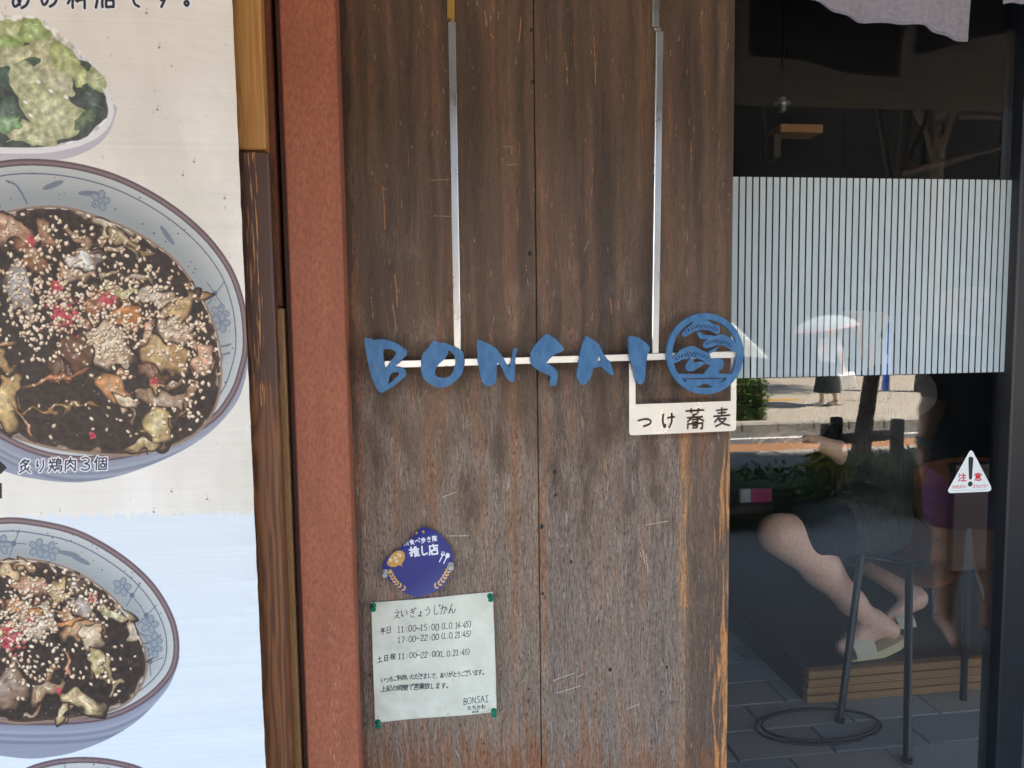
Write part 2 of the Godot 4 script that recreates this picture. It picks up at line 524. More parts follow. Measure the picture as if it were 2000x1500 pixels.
# the stained planks: photo columns 660..1440 across, rows -30..1530 down. Returns [colour, relief, gloss].
func plank_surface(w: int, h: int) -> Array:
	var fib := grey_noise(w, h, 0.42, 4, 11, 30)
	var fleck := grey_noise(w, h, 0.4, 2, 12, 7)
	var band := grey_noise(w, h, 0.022, 4, 13, 26)
	var patch := grey_noise(w, h, 0.011, 5, 14, 2)
	var warp := grey_noise(w, h, 0.02, 4, 15, 5)
	var wear := grey_noise(w, h, 0.1, 4, 16, 26)
	var out := PackedByteArray()
	out.resize(w * h * 3)
	var rel := PackedByteArray()
	rel.resize(w * h)
	var gl := PackedByteArray()
	gl.resize(w * h)
	var seam := int((1050.0 - 660.0) / 780.0 * w)
	for y in h:
		var py := -30.0 + 1560.0 * y / h
		var row := y * w
		for x in w:
			var px := 660.0 + 780.0 * x / w
			var i := row + x
			var right := x >= seam
			var xs := clampi(x + int((warp[i] - 128) * 0.07), 0, w - 1)
			var j := row + xs
			var f := fib[j] / 255.0
			var k := fleck[j] / 255.0
			var b := clampf((band[j] / 255.0 - 0.5) * 1.5 + 0.5, 0.0, 1.0)
			var g := patch[i] / 255.0
			var e := wear[j] / 255.0
			# old stain above, paler and greyer grain below the sign, in patches
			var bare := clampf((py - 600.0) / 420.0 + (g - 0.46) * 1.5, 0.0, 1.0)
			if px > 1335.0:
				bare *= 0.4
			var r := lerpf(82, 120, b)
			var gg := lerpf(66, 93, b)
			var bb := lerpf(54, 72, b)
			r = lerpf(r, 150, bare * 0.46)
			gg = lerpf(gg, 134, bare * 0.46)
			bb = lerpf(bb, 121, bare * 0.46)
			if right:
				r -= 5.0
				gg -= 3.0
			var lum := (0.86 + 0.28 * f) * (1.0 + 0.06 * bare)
			# greyer ridges and dark pores where the grain is paler
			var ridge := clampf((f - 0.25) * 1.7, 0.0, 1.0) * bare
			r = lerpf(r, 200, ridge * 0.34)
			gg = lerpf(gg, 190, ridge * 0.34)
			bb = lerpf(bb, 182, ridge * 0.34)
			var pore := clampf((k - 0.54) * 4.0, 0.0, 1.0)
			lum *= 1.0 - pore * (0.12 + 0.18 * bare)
			# reddish bare wood low on the left board
			var red := clampf((py - 1400.0) / 90.0 + (e - 0.5) * 2.6, 0.0, 1.0) if not right else clampf((py - 1440.0) / 60.0 + (e - 0.62) * 4.0, 0.0, 0.7)
			red = maxf(red, clampf((b - 0.62) * 2.6, 0.0, 1.0) * clampf(bare + 0.25, 0.0, 1.0) * 0.7)
			r = lerpf(r, 132, red * 0.7)
			gg = lerpf(gg, 80, red * 0.7)
			bb = lerpf(bb, 52, red * 0.7)
			# worn right edge of the right board
			if px > 1300.0 and py > 780.0:
				var edge := (px - (1418.0 - clampf((py - 860.0) / 600.0, 0.0, 1.0) * 16.0)) / 22.0 + 0.25 + (e - 0.55) * 5.0 - clampf((880.0 - py) / 60.0, 0.0, 3.0)
				edge = clampf(edge, 0.0, 1.0)
				var vein := clampf(1.0 - absf(px - 1330.0 - (g - 0.5) * 14.0) / 16.0, 0.0, 1.0) * clampf((e - 0.3) * 4.0, 0.0, 1.0)
				if py > 1180.0:
					vein *= 0.45
				var o := maxf(edge, vein * 0.8)
				r = lerpf(r, 206, o * 0.85)
				gg = lerpf(gg, 142, o * 0.85)
				bb = lerpf(bb, 84, o * 0.85)
			# stain rubbed through in flecks, all over
			var rub := clampf((e - 0.74) * 8.0, 0.0, 1.0) * clampf((f - 0.4) * 4.0, 0.0, 1.0)
			r = lerpf(r, 176, rub * 0.5)
			gg = lerpf(gg, 122, rub * 0.5)
			bb = lerpf(bb, 78, rub * 0.5)
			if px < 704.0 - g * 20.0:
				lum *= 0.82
			out[i * 3] = clampi(int(r * lum), 0, 255)
			out[i * 3 + 1] = clampi(int(gg * lum), 0, 255)
			out[i * 3 + 2] = clampi(int(bb * lum), 0, 255)
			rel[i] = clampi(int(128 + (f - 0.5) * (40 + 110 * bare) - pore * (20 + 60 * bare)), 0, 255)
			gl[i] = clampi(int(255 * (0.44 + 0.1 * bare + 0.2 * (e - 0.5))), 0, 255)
	var im := from_bytes(w, h, out)
	# scratches, tape ghosts and splinters seen on the boards: x, y, dx, dy in photo points, colour
	var cv := Canvas.new(4, 4, Color.WHITE)
	cv.im = im
	var to := func(a: float, b: float) -> Vector2: return Vector2((a - 660.0) / 780.0 * w, (b + 30.0) / 1560.0 * h)
	var orange := rgb(168, 116, 74)
	var pale := rgb(196, 186, 174)
	for s in [[900, 740, 6, 34, 3], [893, 756, 5, 20, 2], [1217, 988, -2, 26, 3], [1193, 1088, -3, 26, 3], [921, 955, 4, 34, 3], [905, 975, 5, 40, 3], [928, 985, 3, 22, 2], [942, 1010, 3, 16, 2],
			[1058, 980, 4, 30, 3], [1285, 752, 2, 18, 2], [1068, 820, 6, 24, 2], [1090, 830, 5, 30, 3], [1052, 625, 3, 20, 2], [945, 20, 3, 30, 3], [1012, 30, -4, 44, 3], [955, 62, 6, 8, 3], [1180, 552, 2, 30, 3],
			[1195, 556, 1, 16, 2], [1340, 250, 1, 60, 2], [752, 340, 2, 80, 2], [770, 505, 3, 60, 3], [765, 560, 4, 50, 3], [725, 545, 3, 40, 2], [1095, 90, 4, 60, 2], [1150, 60, 3, 90, 2]]:
		cv.line(PackedVector2Array([to.call(s[0], s[1]), to.call(s[0] + s[2] * 0.5 + 1.0, s[1] + s[3] * 0.5), to.call(s[0] + s[2], s[1] + s[3])]), s[4] * 0.75, orange)
	for s in [[1062, 1316, 44, -13], [1068, 1343, 50, -12], [1110, 1312, 14, -5], [848, 932, 28, -10], [1252, 1006, 46, -6], [855, 1008, 46, 2], [1252, 1066, 5, 40], [1246, 1056, 4, 30], [975, 265, 20, 2],
			[982, 300, 18, -2], [1212, 1388, 28, -9], [840, 330, 40, -3], [845, 395, 40, 1], [1130, 460, 8, -18], [1268, 655, 30, -2], [838, 640, 10, -5], [890, 250, -4, 8], [1240, 1060, 3, 12]]:
		cv.line(PackedVector2Array([to.call(s[0], s[1]), to.call(s[0] + s[2], s[1] + s[3])]), 1.6, pale if s[1] > 900 else rgb(150, 128, 108))
	for k in 260:
		var p: Vector2 = to.call(rng.randf_range(690, 1425), rng.randf_range(0, 1500))
		cv.line(PackedVector2Array([p, p + Vector2(rng.randf_range(-2, 2), rng.randf_range(2, 16))]), 1.2, rgb(170, 132, 98) if k % 3 else rgb(150, 140, 130))
	for s in [[1068, 890, 5], [1069, 937, 4], [1041, 999, 6], [1042, 1135, 4], [1100, 1073, 4], [1024, 465, 6], [1031, 52, 4], [1032, 146, 4], [1178, 1302, 5], [1296, 1306, 4], [1405, 1202, 3], [1012, 1330, 3]]:
		cv.oval(to.call(s[0], s[1]), s[2] * 0.75, s[2], 0.1, rgb(34, 34, 38))
	return [ImageTexture.create_from_image(im), ImageTexture.create_from_image(Image.create_from_data(w, h, false, Image.FORMAT_L8, rel)), ImageTexture.create_from_image(Image.create_from_data(w, h, false, Image.FORMAT_L8, gl))]

# sawn timber with growth rings and knots: knots are [u, v, radius]; above v = stained (0..1) it carries a dark stain whose lower border is ragged
func timber(w: int, h: int, light: Color, dark: Color, knots: Array, seed_: int, stained := 0.0, rings := 26.0) -> Array:
	var warp := grey_noise(w, h, 0.016, 3, seed_, 9)
	var fine := grey_noise(w, h, 0.3, 3, seed_ + 1, 40)
	var rag := grey_noise(w, h, 0.12, 3, seed_ + 2, 14)
	var out := PackedByteArray()
	out.resize(w * h * 3)
	var rel := PackedByteArray()
	rel.resize(w * h)
	var stain := rgb(70, 46, 38)
	var stain2 := rgb(92, 58, 44)
	for y in h:
		for x in w:
			var i := y * w + x
			var u := float(x) / w
			var v := float(y) / h
			var pos := u * rings * 0.4 + (warp[i] - 128) / 128.0 * 0.8
			var knot := 0.0
			for k in knots:
				var d: float = Vector2((u - k[0]) * w, (v - k[1]) * h * 0.55).length() / k[2]
				pos += 3.2 * exp(-d * 0.55)
				knot = maxf(knot, exp(-d * d * 1.4))
			var t := 0.5 + 0.5 * sin(pos * TAU)
			t = t * t * 0.55 + fine[i] / 255.0 * 0.6
			var c := light.lerp(dark, clampf(t, 0.0, 1.0)).lerp(rgb(38, 26, 20), clampf(knot * 1.1, 0.0, 0.92))
			if v < stained + (rag[i] - 128) / 128.0 * 0.05:
				var rubbed := clampf((rag[i] - 160) / 26.0, 0.0, 1.0) * clampf((u - 0.62) * 3.4, 0.0, 1.0)
				c = stain.lerp(stain2, fine[i] / 255.0).lerp(rgb(196, 140, 84), rubbed)
			out[i * 3] = int(c.r * 255)
			out[i * 3 + 1] = int(c.g * 255)
			out[i * 3 + 2] = int(c.b * 255)
			rel[i] = clampi(int(140 - t * 70 + fine[i] * 0.2), 0, 255)
	return [ImageTexture.create_from_image(from_bytes(w, h, out)), ImageTexture.create_from_image(Image.create_from_data(w, h, false, Image.FORMAT_L8, rel))]

# rust-coloured coated steel with fine speckle, dark spots and pale scuffs down the middle
func rust_surface(w: int, h: int) -> ImageTexture:
	var fine := grey_noise(w, h, 0.35, 3, 31)
	var mid := grey_noise(w, h, 0.05, 4, 32)
	var slow := grey_noise(w, h, 0.008, 3, 33, 2)
	var out := PackedByteArray()
	out.resize(w * h * 3)
	for i in w * h:
		var f := fine[i] / 255.0
		var m := mid[i] / 255.0
		var s := slow[i] / 255.0
		var t := clampf(f * 1.05 + m * 0.4 - 0.26, 0.0, 1.0)
		var c := rgb(112, 60, 43).lerp(rgb(224, 138, 98), t).lerp(rgb(134, 74, 56), s * 0.45)
		if m < 0.2:
			c = c.lerp(rgb(80, 44, 36), (0.2 - m) * 3.0)
		out[i * 3] = int(c.r * 255)
		out[i * 3 + 1] = int(c.g * 255)
		out[i * 3 + 2] = int(c.b * 255)
	var cv := Canvas.new(4, 4, Color.WHITE)
	cv.im = from_bytes(w, h, out)
	for k in 70:
		var p := Vector2(w * rng.randfn(0.5, 0.05), h * rng.randf_range(0.72, 0.99))
		cv.line(PackedVector2Array([p, p + Vector2(rng.randf_range(-3, 3), rng.randf_range(2, 14))]), 1.4, rgb(196, 160, 140))
	for k in 30:
		var p := Vector2(w * rng.randf(), h * rng.randf())
		cv.line(PackedVector2Array([p, p + Vector2(rng.randf_range(-3, 3), rng.randf_range(1, 9))]), 1.2, rgb(190, 140, 110))
	return ImageTexture.create_from_image(cv.im)

# ---------------------------------------------------------------- the printed menu banner
var banner_lo := Vector2.ZERO
var banner_hi := Vector2.ZERO
var banner_size := Vector2.ZERO
func on_banner(p: Vector2) -> Vector2:
	var q := on_plane(p.x, p.y, BANNER_Z)
	return Vector2((q.x - banner_lo.x) / (banner_hi.x - banner_lo.x) * banner_size.x, (banner_hi.y - q.y) / (banner_hi.y - banner_lo.y) * banner_size.y)

func banner_path(pts: Array, closed := true, steps := 6) -> PackedVector2Array:
	var p := PackedVector2Array()
	for k in range(0, pts.size(), 2):
		p.append(on_banner(Vector2(pts[k], pts[k + 1])))
	return curve(p, closed, steps)

func soup_bowl(cv: Canvas, rim: Array, soup: Array, foot: Array, food: Array, seeds: Array, red: Array, px: float) -> void:
	# foot: outside of the bowl below the rim
	var f := banner_path(foot, true, 8)
	cv.poly(f, rgb(146, 150, 166))
	for k in 7:
		var q := PackedVector2Array()
		for v in banner_path(rim, true, 8):
			q.append(v + Vector2(-2.0, 5.0 + k * 6.5) * px)
		var clipped := Geometry2D.intersect_polygons(f, q)
		var shade: Color = [rgb(116, 122, 140), rgb(150, 154, 170), rgb(128, 134, 152), rgb(156, 160, 174), rgb(134, 140, 158), rgb(160, 164, 178), rgb(150, 154, 170)][6 - k]
		if k == 6:
			continue
		for c in Geometry2D.clip_polygons(f, q):
			cv.poly(c, shade)
		if clipped.is_empty():
			continue
	var r := banner_path(rim, true, 8)
	cv.poly(r, rgb(104, 86, 90))
	var inner := Geometry2D.offset_polygon(r, -4.0 * px)
	for p in inner:
		cv.poly(p, rgb(140, 118, 122))
	for p in Geometry2D.offset_polygon(r, -9.0 * px):
		cv.poly(p, rgb(96, 82, 86))
	for k in 10:
		for p in Geometry2D.offset_polygon(r, (-12.0 - k * 6.0) * px):
			cv.poly(p, rgb(196, 198, 196).lerp(rgb(158, 163, 164), k / 9.0))
	# glazed pattern on the inner wall
	var ink := rgb(96, 104, 122)
	for p in Geometry2D.offset_polygon(r, -26.0 * px):
		cv.line(p + PackedVector2Array([p[0]]), 2.2 * px, ink)
	for p in Geometry2D.offset_polygon(r, -29.0 * px):
		for k in range(0, p.size(), 3):
			if rng.randf() < 0.5:
				var a: Vector2 = p[k]
				var mid: Vector2 = (r[0] + r[r.size() / 2]) / 2
				var n := (mid - a).normalized()
				var t := n.orthogonal()
				match rng.randi() % 4:
					0:
						cv.line(curve(PackedVector2Array([a + n * 8 * px, a + n * 26 * px + t * 10 * px, a + n * 60 * px + t * 6 * px]), false), 4.0 * px, rgb(118, 126, 142))
					1:
						cv.line(PackedVector2Array([a + n * 5 * px - t * 22 * px, a + n * 38 * px + t * 20 * px]), 1.6 * px, ink)
						cv.line(PackedVector2Array([a + n * 40 * px - t * 20 * px, a + n * 8 * px + t * 24 * px]), 1.6 * px, ink)
						cv.oval(a + n * 24 * px, 5 * px, 5 * px, 0, rgb(104, 112, 130))
					2:
						for m in 5:
							var c := a + n * 26 * px + Vector2.from_angle(TAU * m / 5) * 11 * px
							cv.oval(c, 9 * px, 7 * px, TAU * m / 5, rgb(124, 134, 146))
							cv.oval(c, 6.5 * px, 4.5 * px, TAU * m / 5, rgb(150, 158, 166))
					3:
						cv.oval(a + n * 22 * px + t * 12 * px, 22 * px, 5 * px, t.angle(), rgb(120, 130, 142))
	for k in 60:
		var p: Vector2 = r[rng.randi() % r.size()].lerp((r[0] + r[r.size() / 2]) / 2, rng.randf_range(0.08, 0.3))
		cv.oval(p, rng.randf_range(0.8, 2.0) * px, rng.randf_range(0.8, 1.6) * px, 0, rgb(80, 76, 80), 7)
	# broth
	var s := banner_path(soup, true, 8)
	for p in Geometry2D.offset_polygon(s, 5.0 * px):
		cv.poly(p, rgb(150, 126, 108))
	cv.poly(s, rgb(74, 60, 52))
	for p in Geometry2D.offset_polygon(s, -6.0 * px):
		cv.poly(p, rgb(60, 50, 45))
	var inside := func(v: Vector2) -> bool: return Geometry2D.is_point_in_polygon(v, s)
	for k in 160:
		var a: Vector2 = s[rng.randi() % s.size()].lerp((s[0] + s[s.size() / 2]) / 2, rng.randf())
		var d := Vector2.from_angle(rng.randf() * TAU) * rng.randf_range(10, 40) * px
		cv.line(PackedVector2Array([a, a + d * 0.5 + d.orthogonal() * 0.15, a + d]), rng.randf_range(1.0, 3.0) * px, rgb(64, 54, 48).lerp(rgb(110, 84, 62), rng.randf() * rng.randf()))
	# what floats in it: x, y, half length, half width, turn, colour
	var extra := []
	for g in food:                  # smaller slices tucked between the large ones
		if g[3] > 11:
			for k in 2:
				var far: Vector2 = Vector2.from_angle(rng.randf() * TAU) * rng.randf_range(0.6, 1.3)
				extra.append([g[0] + far.x * g[2], g[1] + far.y * g[2], g[2] * rng.randf_range(0.45, 0.8), g[3] * rng.randf_range(0.3, 0.6), g[4] + rng.randf_range(-60, 60), g[5] * 0.86, g[6] * 0.8, g[7] * 0.76])
	for g in extra + food:
		if not inside.call(on_banner(Vector2(g[0], g[1]))):
			continue
		var c: Color = rgb(g[5], g[6], g[7])
		var mid := Vector2(g[0], g[1])
		var t := deg_to_rad(g[4])
		var wob := []
		for k in 12:
			wob.append(rng.randf_range(0.84, 1.12))
		for layer in 12:
			var s_ := 1.1 - layer * 0.078
			var off := Vector2(-0.022, -0.036) * layer * minf(g[2], g[3])
			var pts := PackedVector2Array()
			for k in 12:
				var a := TAU * k / 12
				pts.append(on_banner(mid + off + (Vector2(cos(a) * g[2], sin(a) * g[3]) * wob[k] * s_).rotated(t)))
			var body := rgb(52, 42, 38).lerp(c.lerp(rgb(116, 78, 54), 0.35), smoothstep(0.0, 4.0, layer)).lerp(c, smoothstep(3.0, 7.0, layer))
			cv.poly(curve(pts, true, 4), body.lightened(0.2 * smoothstep(6.0, 11.0, layer)))
		for k in int(2 + g[2] * 0.12):        # browned patches
			var a := rng.randf() * TAU
			var q := on_banner(mid + (Vector2(cos(a) * g[2], sin(a) * g[3]) * rng.randf_range(0.2, 0.75)).rotated(t))
			cv.oval(q, rng.randf_range(0.1, 0.28) * g[2] * px, rng.randf_range(0.08, 0.2) * g[3] * px, t + rng.randfn(0, 0.4), c.lerp(rgb(132, 88, 58), rng.randf_range(0.15, 0.4)))
		for k in 3 + int(g[2] * 0.1):
			var q := on_banner(mid + Vector2(rng.randf_range(-0.6, 0.5) * g[2], rng.randf_range(-0.65, 0.2) * g[3]).rotated(t))
			cv.oval(q, rng.randf_range(1.0, 3.4) * px, rng.randf_range(0.8, 1.8) * px, rng.randf() * 3, rgb(244, 238, 226).lerp(c, 0.25), 8)
	mangle(cv, s, px)
	for g in red:
		for k in int(g[2] * 3.4):
			var v := on_banner(Vector2(g[0] + rng.randfn(0, g[2] * 0.4), g[1] + rng.randfn(0, g[2] * 0.36)))
			cv.oval(v, rng.randf_range(1.5, 5) * px, rng.randf_range(1.5, 4) * px, rng.randf() * 3, rgb(176, 48, 62).lerp(rgb(214, 112, 116), rng.randf()), 8)
	# sesame
	for g in seeds:
		for k in int(g[4] * 1.15):
			var v := on_banner(Vector2(g[0] + rng.randfn(0, g[2] * 0.5), g[1] + rng.randfn(0, g[3] * 0.5)))
			if not inside.call(v):
				continue
			var t := rng.randf() * PI
			var big := rng.randf_range(0.62, 1.2) * px
			cv.oval(v + Vector2(0.7, 1.2) * px, 4.6 * big, 3.1 * big, t, rgb(104, 76, 58), 9)
			cv.oval(v, 4.4 * big, 2.8 * big, t, rgb(206, 176, 138).lerp(rgb(246, 230, 206), rng.randf()), 10)
			if big > 0.95 * px:
				cv.oval(v + Vector2(-1, -0.8) * px, 2.0 * big, 1.1 * big, t, rgb(252, 246, 232), 6)
	for k in 130:
		var v: Vector2 = s[rng.randi() % s.size()].lerp((s[0] + s[s.size() / 2]) / 2, rng.randf())
		cv.oval(v, rng.randf_range(0.7, 2.0) * px, rng.randf_range(0.7, 1.6) * px, 0, rgb(150, 140, 132), 6)
	# wet edge of the broth
	for k in range(2, s.size() / 2, 1):
		if rng.randf() < 0.45:
			cv.line(PackedVector2Array([s[k], s[k + 1]]), 1.8 * px, rgb(224, 214, 202))

# breaks up the drawn shapes inside an outline: uneven borders and fine tone, as printed food has
func mangle(cv: Canvas, s: PackedVector2Array, px: float, by := 0.11) -> void:
	var lo := Vector2.ONE * 1e9
	var hi := -lo
	for v in s:
		lo = lo.min(v)
		hi = hi.max(v)
	var r := Rect2i(Vector2i(lo), Vector2i(hi - lo)).intersection(Rect2i(0, 0, cv.im.get_width(), cv.im.get_height()))
	if r.size.x < 8 or r.size.y < 8:
		return
	var part := cv.im.get_region(r)
	part.convert(Image.FORMAT_RGB8)
	var w := r.size.x
	var h := r.size.y
	var src := part.get_data()
	var dx := grey_noise(w, h, 0.02 / px, 2, 141)
	var dy := grey_noise(w, h, 0.02 / px, 2, 142)
	var tone := grey_noise(w, h, 0.05 / px, 4, 143)
	var out := src.duplicate()
	var reach := by * px
	for y in range(8, h - 8):
		for x in range(8, w - 8):
			var i := y * w + x
			var sx := clampi(x + int((dx[i] - 128) * reach), 0, w - 1)
			var sy := clampi(y + int((dy[i] - 128) * reach), 0, h - 1)
			var k := (sy * w + sx) * 3
			var m := 0.78 + tone[i] / 560.0
			out[i * 3] = mini(255, int(src[k] * m))
			out[i * 3 + 1] = mini(255, int(src[k + 1] * m))
			out[i * 3 + 2] = mini(255, int(src[k + 2] * m))
	var done := from_bytes(w, h, out)
	done.convert(Image.FORMAT_RGBA8)
	var mask := Canvas.new(w, h, Color(0, 0, 0, 0))
	var inner := PackedVector2Array()
	for v in s:
		inner.append(v - Vector2(r.position))
	mask.poly(inner, Color.WHITE)
	cv.im.blit_rect_mask(done, mask.im, Rect2i(0, 0, w, h), r.position)

func banner_print(w: int, h: int) -> ImageTexture:
	var cv := Canvas.new(w, h, rgb(212, 203, 190))
	var px := (on_banner(Vector2(300, 700)) - on_banner(Vector2(200, 700))).length() / 100.0
	# mottled handmade-paper ground
	var slow := noise(0.006, 5, 41)
	slow.domain_warp_enabled = true
	var tone := slow.get_image(w / 4, h / 8)
	tone.resize(w, h, Image.INTERPOLATE_CUBIC)
	tone.convert(Image.FORMAT_L8)
	var lay := Image.create(w, h, false, Image.FORMAT_RGBA8)
	lay.fill(rgb(232, 226, 214))
	var veil := Image.create(w, h, false, Image.FORMAT_RGBA8)
	var td := tone.get_data()
	var bytes := PackedByteArray()
	bytes.resize(w * h * 4)
	for i in w * h:
		var t := td[i]
		bytes[i * 4] = 226 + t / 10
		bytes[i * 4 + 1] = 220 + t / 10
		bytes[i * 4 + 2] = 207 + t / 8
		bytes[i * 4 + 3] = 255
	cv.im = Image.create_from_data(w, h, false, Image.FORMAT_RGBA8, bytes)
	for k in 110:
		var p := on_banner(Vector2(rng.randf_range(-150, 520), rng.randf_range(-40, 1010)))
		cv.line(PackedVector2Array([p, p + Vector2(rng.randf_range(-3, 3), rng.randf_range(-7, 7)) * px]), rng.randf_range(0.8, 1.6) * px, rgb(204, 194, 178).lerp(rgb(140, 124, 106), rng.randf() * rng.randf()))
	for s in [[312, 94], [308, 215], [380, 317], [358, 343], [287, 27], [405, 975], [335, 960], [300, 1000], [440, 388]]:
		var p := on_banner(Vector2(s[0], s[1]))
		cv.line(PackedVector2Array([p, p + Vector2(2, -9) * px]), 0.9 * px, rgb(184, 170, 154))
		cv.oval(p, 2.6 * px, 1.6 * px, 0.4, rgb(150, 134, 118))
	# white lower ground with a torn upper border
	var torn := PackedVector2Array()
	var rag := noise(0.09, 4, 43)
	for k in 340:
		var x := -200.0 + 760.0 * k / 339
		torn.append(on_banner(Vector2(x, 1012.0 - x * 0.022 + rag.get_noise_1d(x) * 16.0 + rng.randf_range(-2.5, 2.5))))
	torn.append(on_banner(Vector2(600, 1700)))
	torn.append(on_banner(Vector2(-250, 1700)))
	cv.poly(torn, rgb(226, 234, 240))
	# side dish of greens in a white bowl
	var rim := [-160, 110, -60, 60, 60, 62, 150, 98, 196, 140, 220, 200, 221, 232, 196, 266, 140, 290, 60, 300, -60, 290, -160, 230]
	cv.poly(banner_path([-160, 200, 0, 240, 100, 260, 218, 205, 222, 240, 200, 276, 150, 304, 80, 316, -10, 314, -160, 280], true, 8), rgb(200, 196, 204))
	cv.poly(banner_path(rim, true, 8), rgb(238, 236, 238))
	cv.poly(banner_path([-160, 120, -60, 74, 60, 76, 146, 110, 188, 150, 210, 204, 208, 232, 186, 256, 136, 278, 60, 288, -60, 278, -160, 220], true, 8), rgb(86, 92, 88))
	for g in [[25, 60, 70, 26, 10, 190, 200, 130], [70, 62, 40, 24, 20, 156, 186, 96], [10, 90, 40, 22, -10, 140, 180, 84], [40, 110, 60, 26, -20, 206, 202, 160], [90, 110, 34, 40, 30, 198, 192, 150], [128, 118, 44, 30, 40, 170, 186, 104],
			[160, 150, 30, 18, 50, 186, 194, 120], [22, 150, 40, 20, 20, 60, 88, 78], [50, 130, 30, 14, -30, 64, 92, 72], [70, 175, 62, 44, 25, 208, 210, 168], [105, 215, 70, 50, 30, 200, 204, 154], [120, 165, 40, 26, 40, 214, 210, 174], [40, 255, 40, 22, 20, 206, 200, 150],
			[5, 215, 36, 30, 0, 70, 90, 84], [12, 245, 30, 18, -20, 96, 150, 96], [180, 195, 18, 34, -20, 58, 76, 74], [192, 160, 14, 30, -30, 176, 188, 130], [165, 235, 30, 16, -30, 90, 110, 84], [75, 270, 44, 14, 8, 190, 190, 140]]:
		var pts := PackedVector2Array()
		for k in 11:
			var a := TAU * k / 11
			pts.append(on_banner(Vector2(g[0], g[1]) + (Vector2(cos(a) * g[2], sin(a) * g[3]) * rng.randf_range(0.7, 1.15)).rotated(deg_to_rad(g[4]))))
		var c := rgb(g[5], g[6], g[7]).lerp(rgb(226, 226, 190), 0.3 if g[6] > 120 else 0.08)
		cv.nested(curve(pts, true, 4), c.darkened(0.12).lerp(rgb(196, 200, 160), 0.15), c.lightened(0.22), 9)
		for k in 3:
			var q := on_banner(Vector2(g[0] + rng.randf_range(-0.4, 0.4) * g[2], g[1] + rng.randf_range(-0.6, 0.6) * g[3]))
			cv.line(curve(PackedVector2Array([q, q + Vector2(rng.randf_range(-12, 12), rng.randf_range(-4, 8)) * px, q + Vector2(rng.randf_range(-20, 20), rng.randf_range(-12, 12)) * px]), false), 1.6 * px, c.lightened(0.36))
	mangle(cv, banner_path([-160, 120, -60, 40, 60, 30, 146, 90, 192, 146, 212, 204, 208, 234, 186, 258, 136, 280, 60, 290, -60, 280, -160, 220], true, 8), px, 0.05)
	for s in [[100, 178], [50, 200], [75, 160], [130, 190], [60, 225]]:
		cv.oval(on_banner(Vector2(s[0], s[1])), 5 * px, 3 * px, 0.5, rgb(250, 250, 242))
	# the large bowl
	soup_bowl(cv, [-160, 420, -90, 345, 0, 314, 110, 313, 220, 338, 320, 388, 400, 452, 452, 520, 478, 590, 486, 650, 482, 706, 460, 770, 420, 822, 350, 862, 260, 892, 165, 903, 80, 892, 0, 858, -90, 800, -160, 700],
		[-150, 520, -60, 446, 30, 414, 120, 408, 200, 430, 270, 460, 335, 505, 385, 570, 418, 640, 430, 715, 422, 785, 388, 838, 330, 870, 250, 886, 150, 880, 60, 862, -20, 826, -150, 720],
		[-160, 690, 0, 850, 170, 895, 420, 815, 484, 690, 470, 770, 430, 826, 380, 866, 310, 902, 230, 930, 150, 942, 70, 936, 0, 918, -160, 850],
		[[15, 455, 58, 36, 20, 196, 156, 128], [60, 500, 40, 22, 30, 150, 104, 74], [155, 525, 48, 34, -20, 208, 178, 150], [158, 512, 40, 16, 5, 232, 232, 226], [38, 560, 22, 68, -16, 172, 166, 166], [215, 452, 44, 15, 32, 206, 196, 162],
			[240, 470, 40, 12, 24, 182, 160, 124], [250, 575, 66, 13, 18, 190, 186, 134], [300, 585, 46, 20, 12, 206, 196, 176], [352, 606, 50, 24, -44, 204, 172, 122], [240, 610, 52, 24, 20, 206, 130, 74], [205, 680, 52, 50, 20, 222, 200, 172],
			[190, 600, 40, 26, 10, 172, 112, 80], [150, 690, 46, 26, 40, 110, 78, 60], [325, 700, 54, 40, 14, 198, 166, 116], [345, 650, 40, 22, 10, 206, 180, 156], [292, 726, 40, 18, 30, 120, 84, 62], [225, 762, 42, 24, 36, 208, 150, 100],
			[240, 780, 28, 14, 36, 226, 206, 170], [320, 782, 58, 17, 8, 176, 150, 124], [312, 838, 22, 46, -10, 204, 182, 128], [12, 790, 24, 62, 4, 206, 176, 120], [-20, 700, 50, 18, 20, 186, 150, 100], [398, 700, 18, 30, 0, 216, 170, 140], [280, 872, 40, 12, -8, 190, 168, 120],
			[105, 740, 80, 5, -14, 176, 112, 72], [110, 800, 90, 4, -4, 150, 116, 66], [46, 826, 40, 4, 62, 190, 136, 92], [290, 650, 8, 40, 20, 206, 160, 124], [375, 770, 30, 12, -50, 170, 130, 96]],
		[[140, 470, 150, 70, 80], [110, 600, 150, 110, 210], [60, 560, 90, 90, 90], [215, 660, 60, 70, 90], [330, 640, 90, 70, 90], [290, 560, 110, 70, 80], [380, 700, 50, 120, 70], [200, 600, 160, 120, 120], [360, 820, 60, 60, 22], [230, 820, 160, 60, 22], [30, 650, 70, 90, 60]],
		[[130, 615, 44], [210, 585, 18], [110, 560, 16], [60, 470, 12], [300, 745, 8], [180, 850, 6]], px)
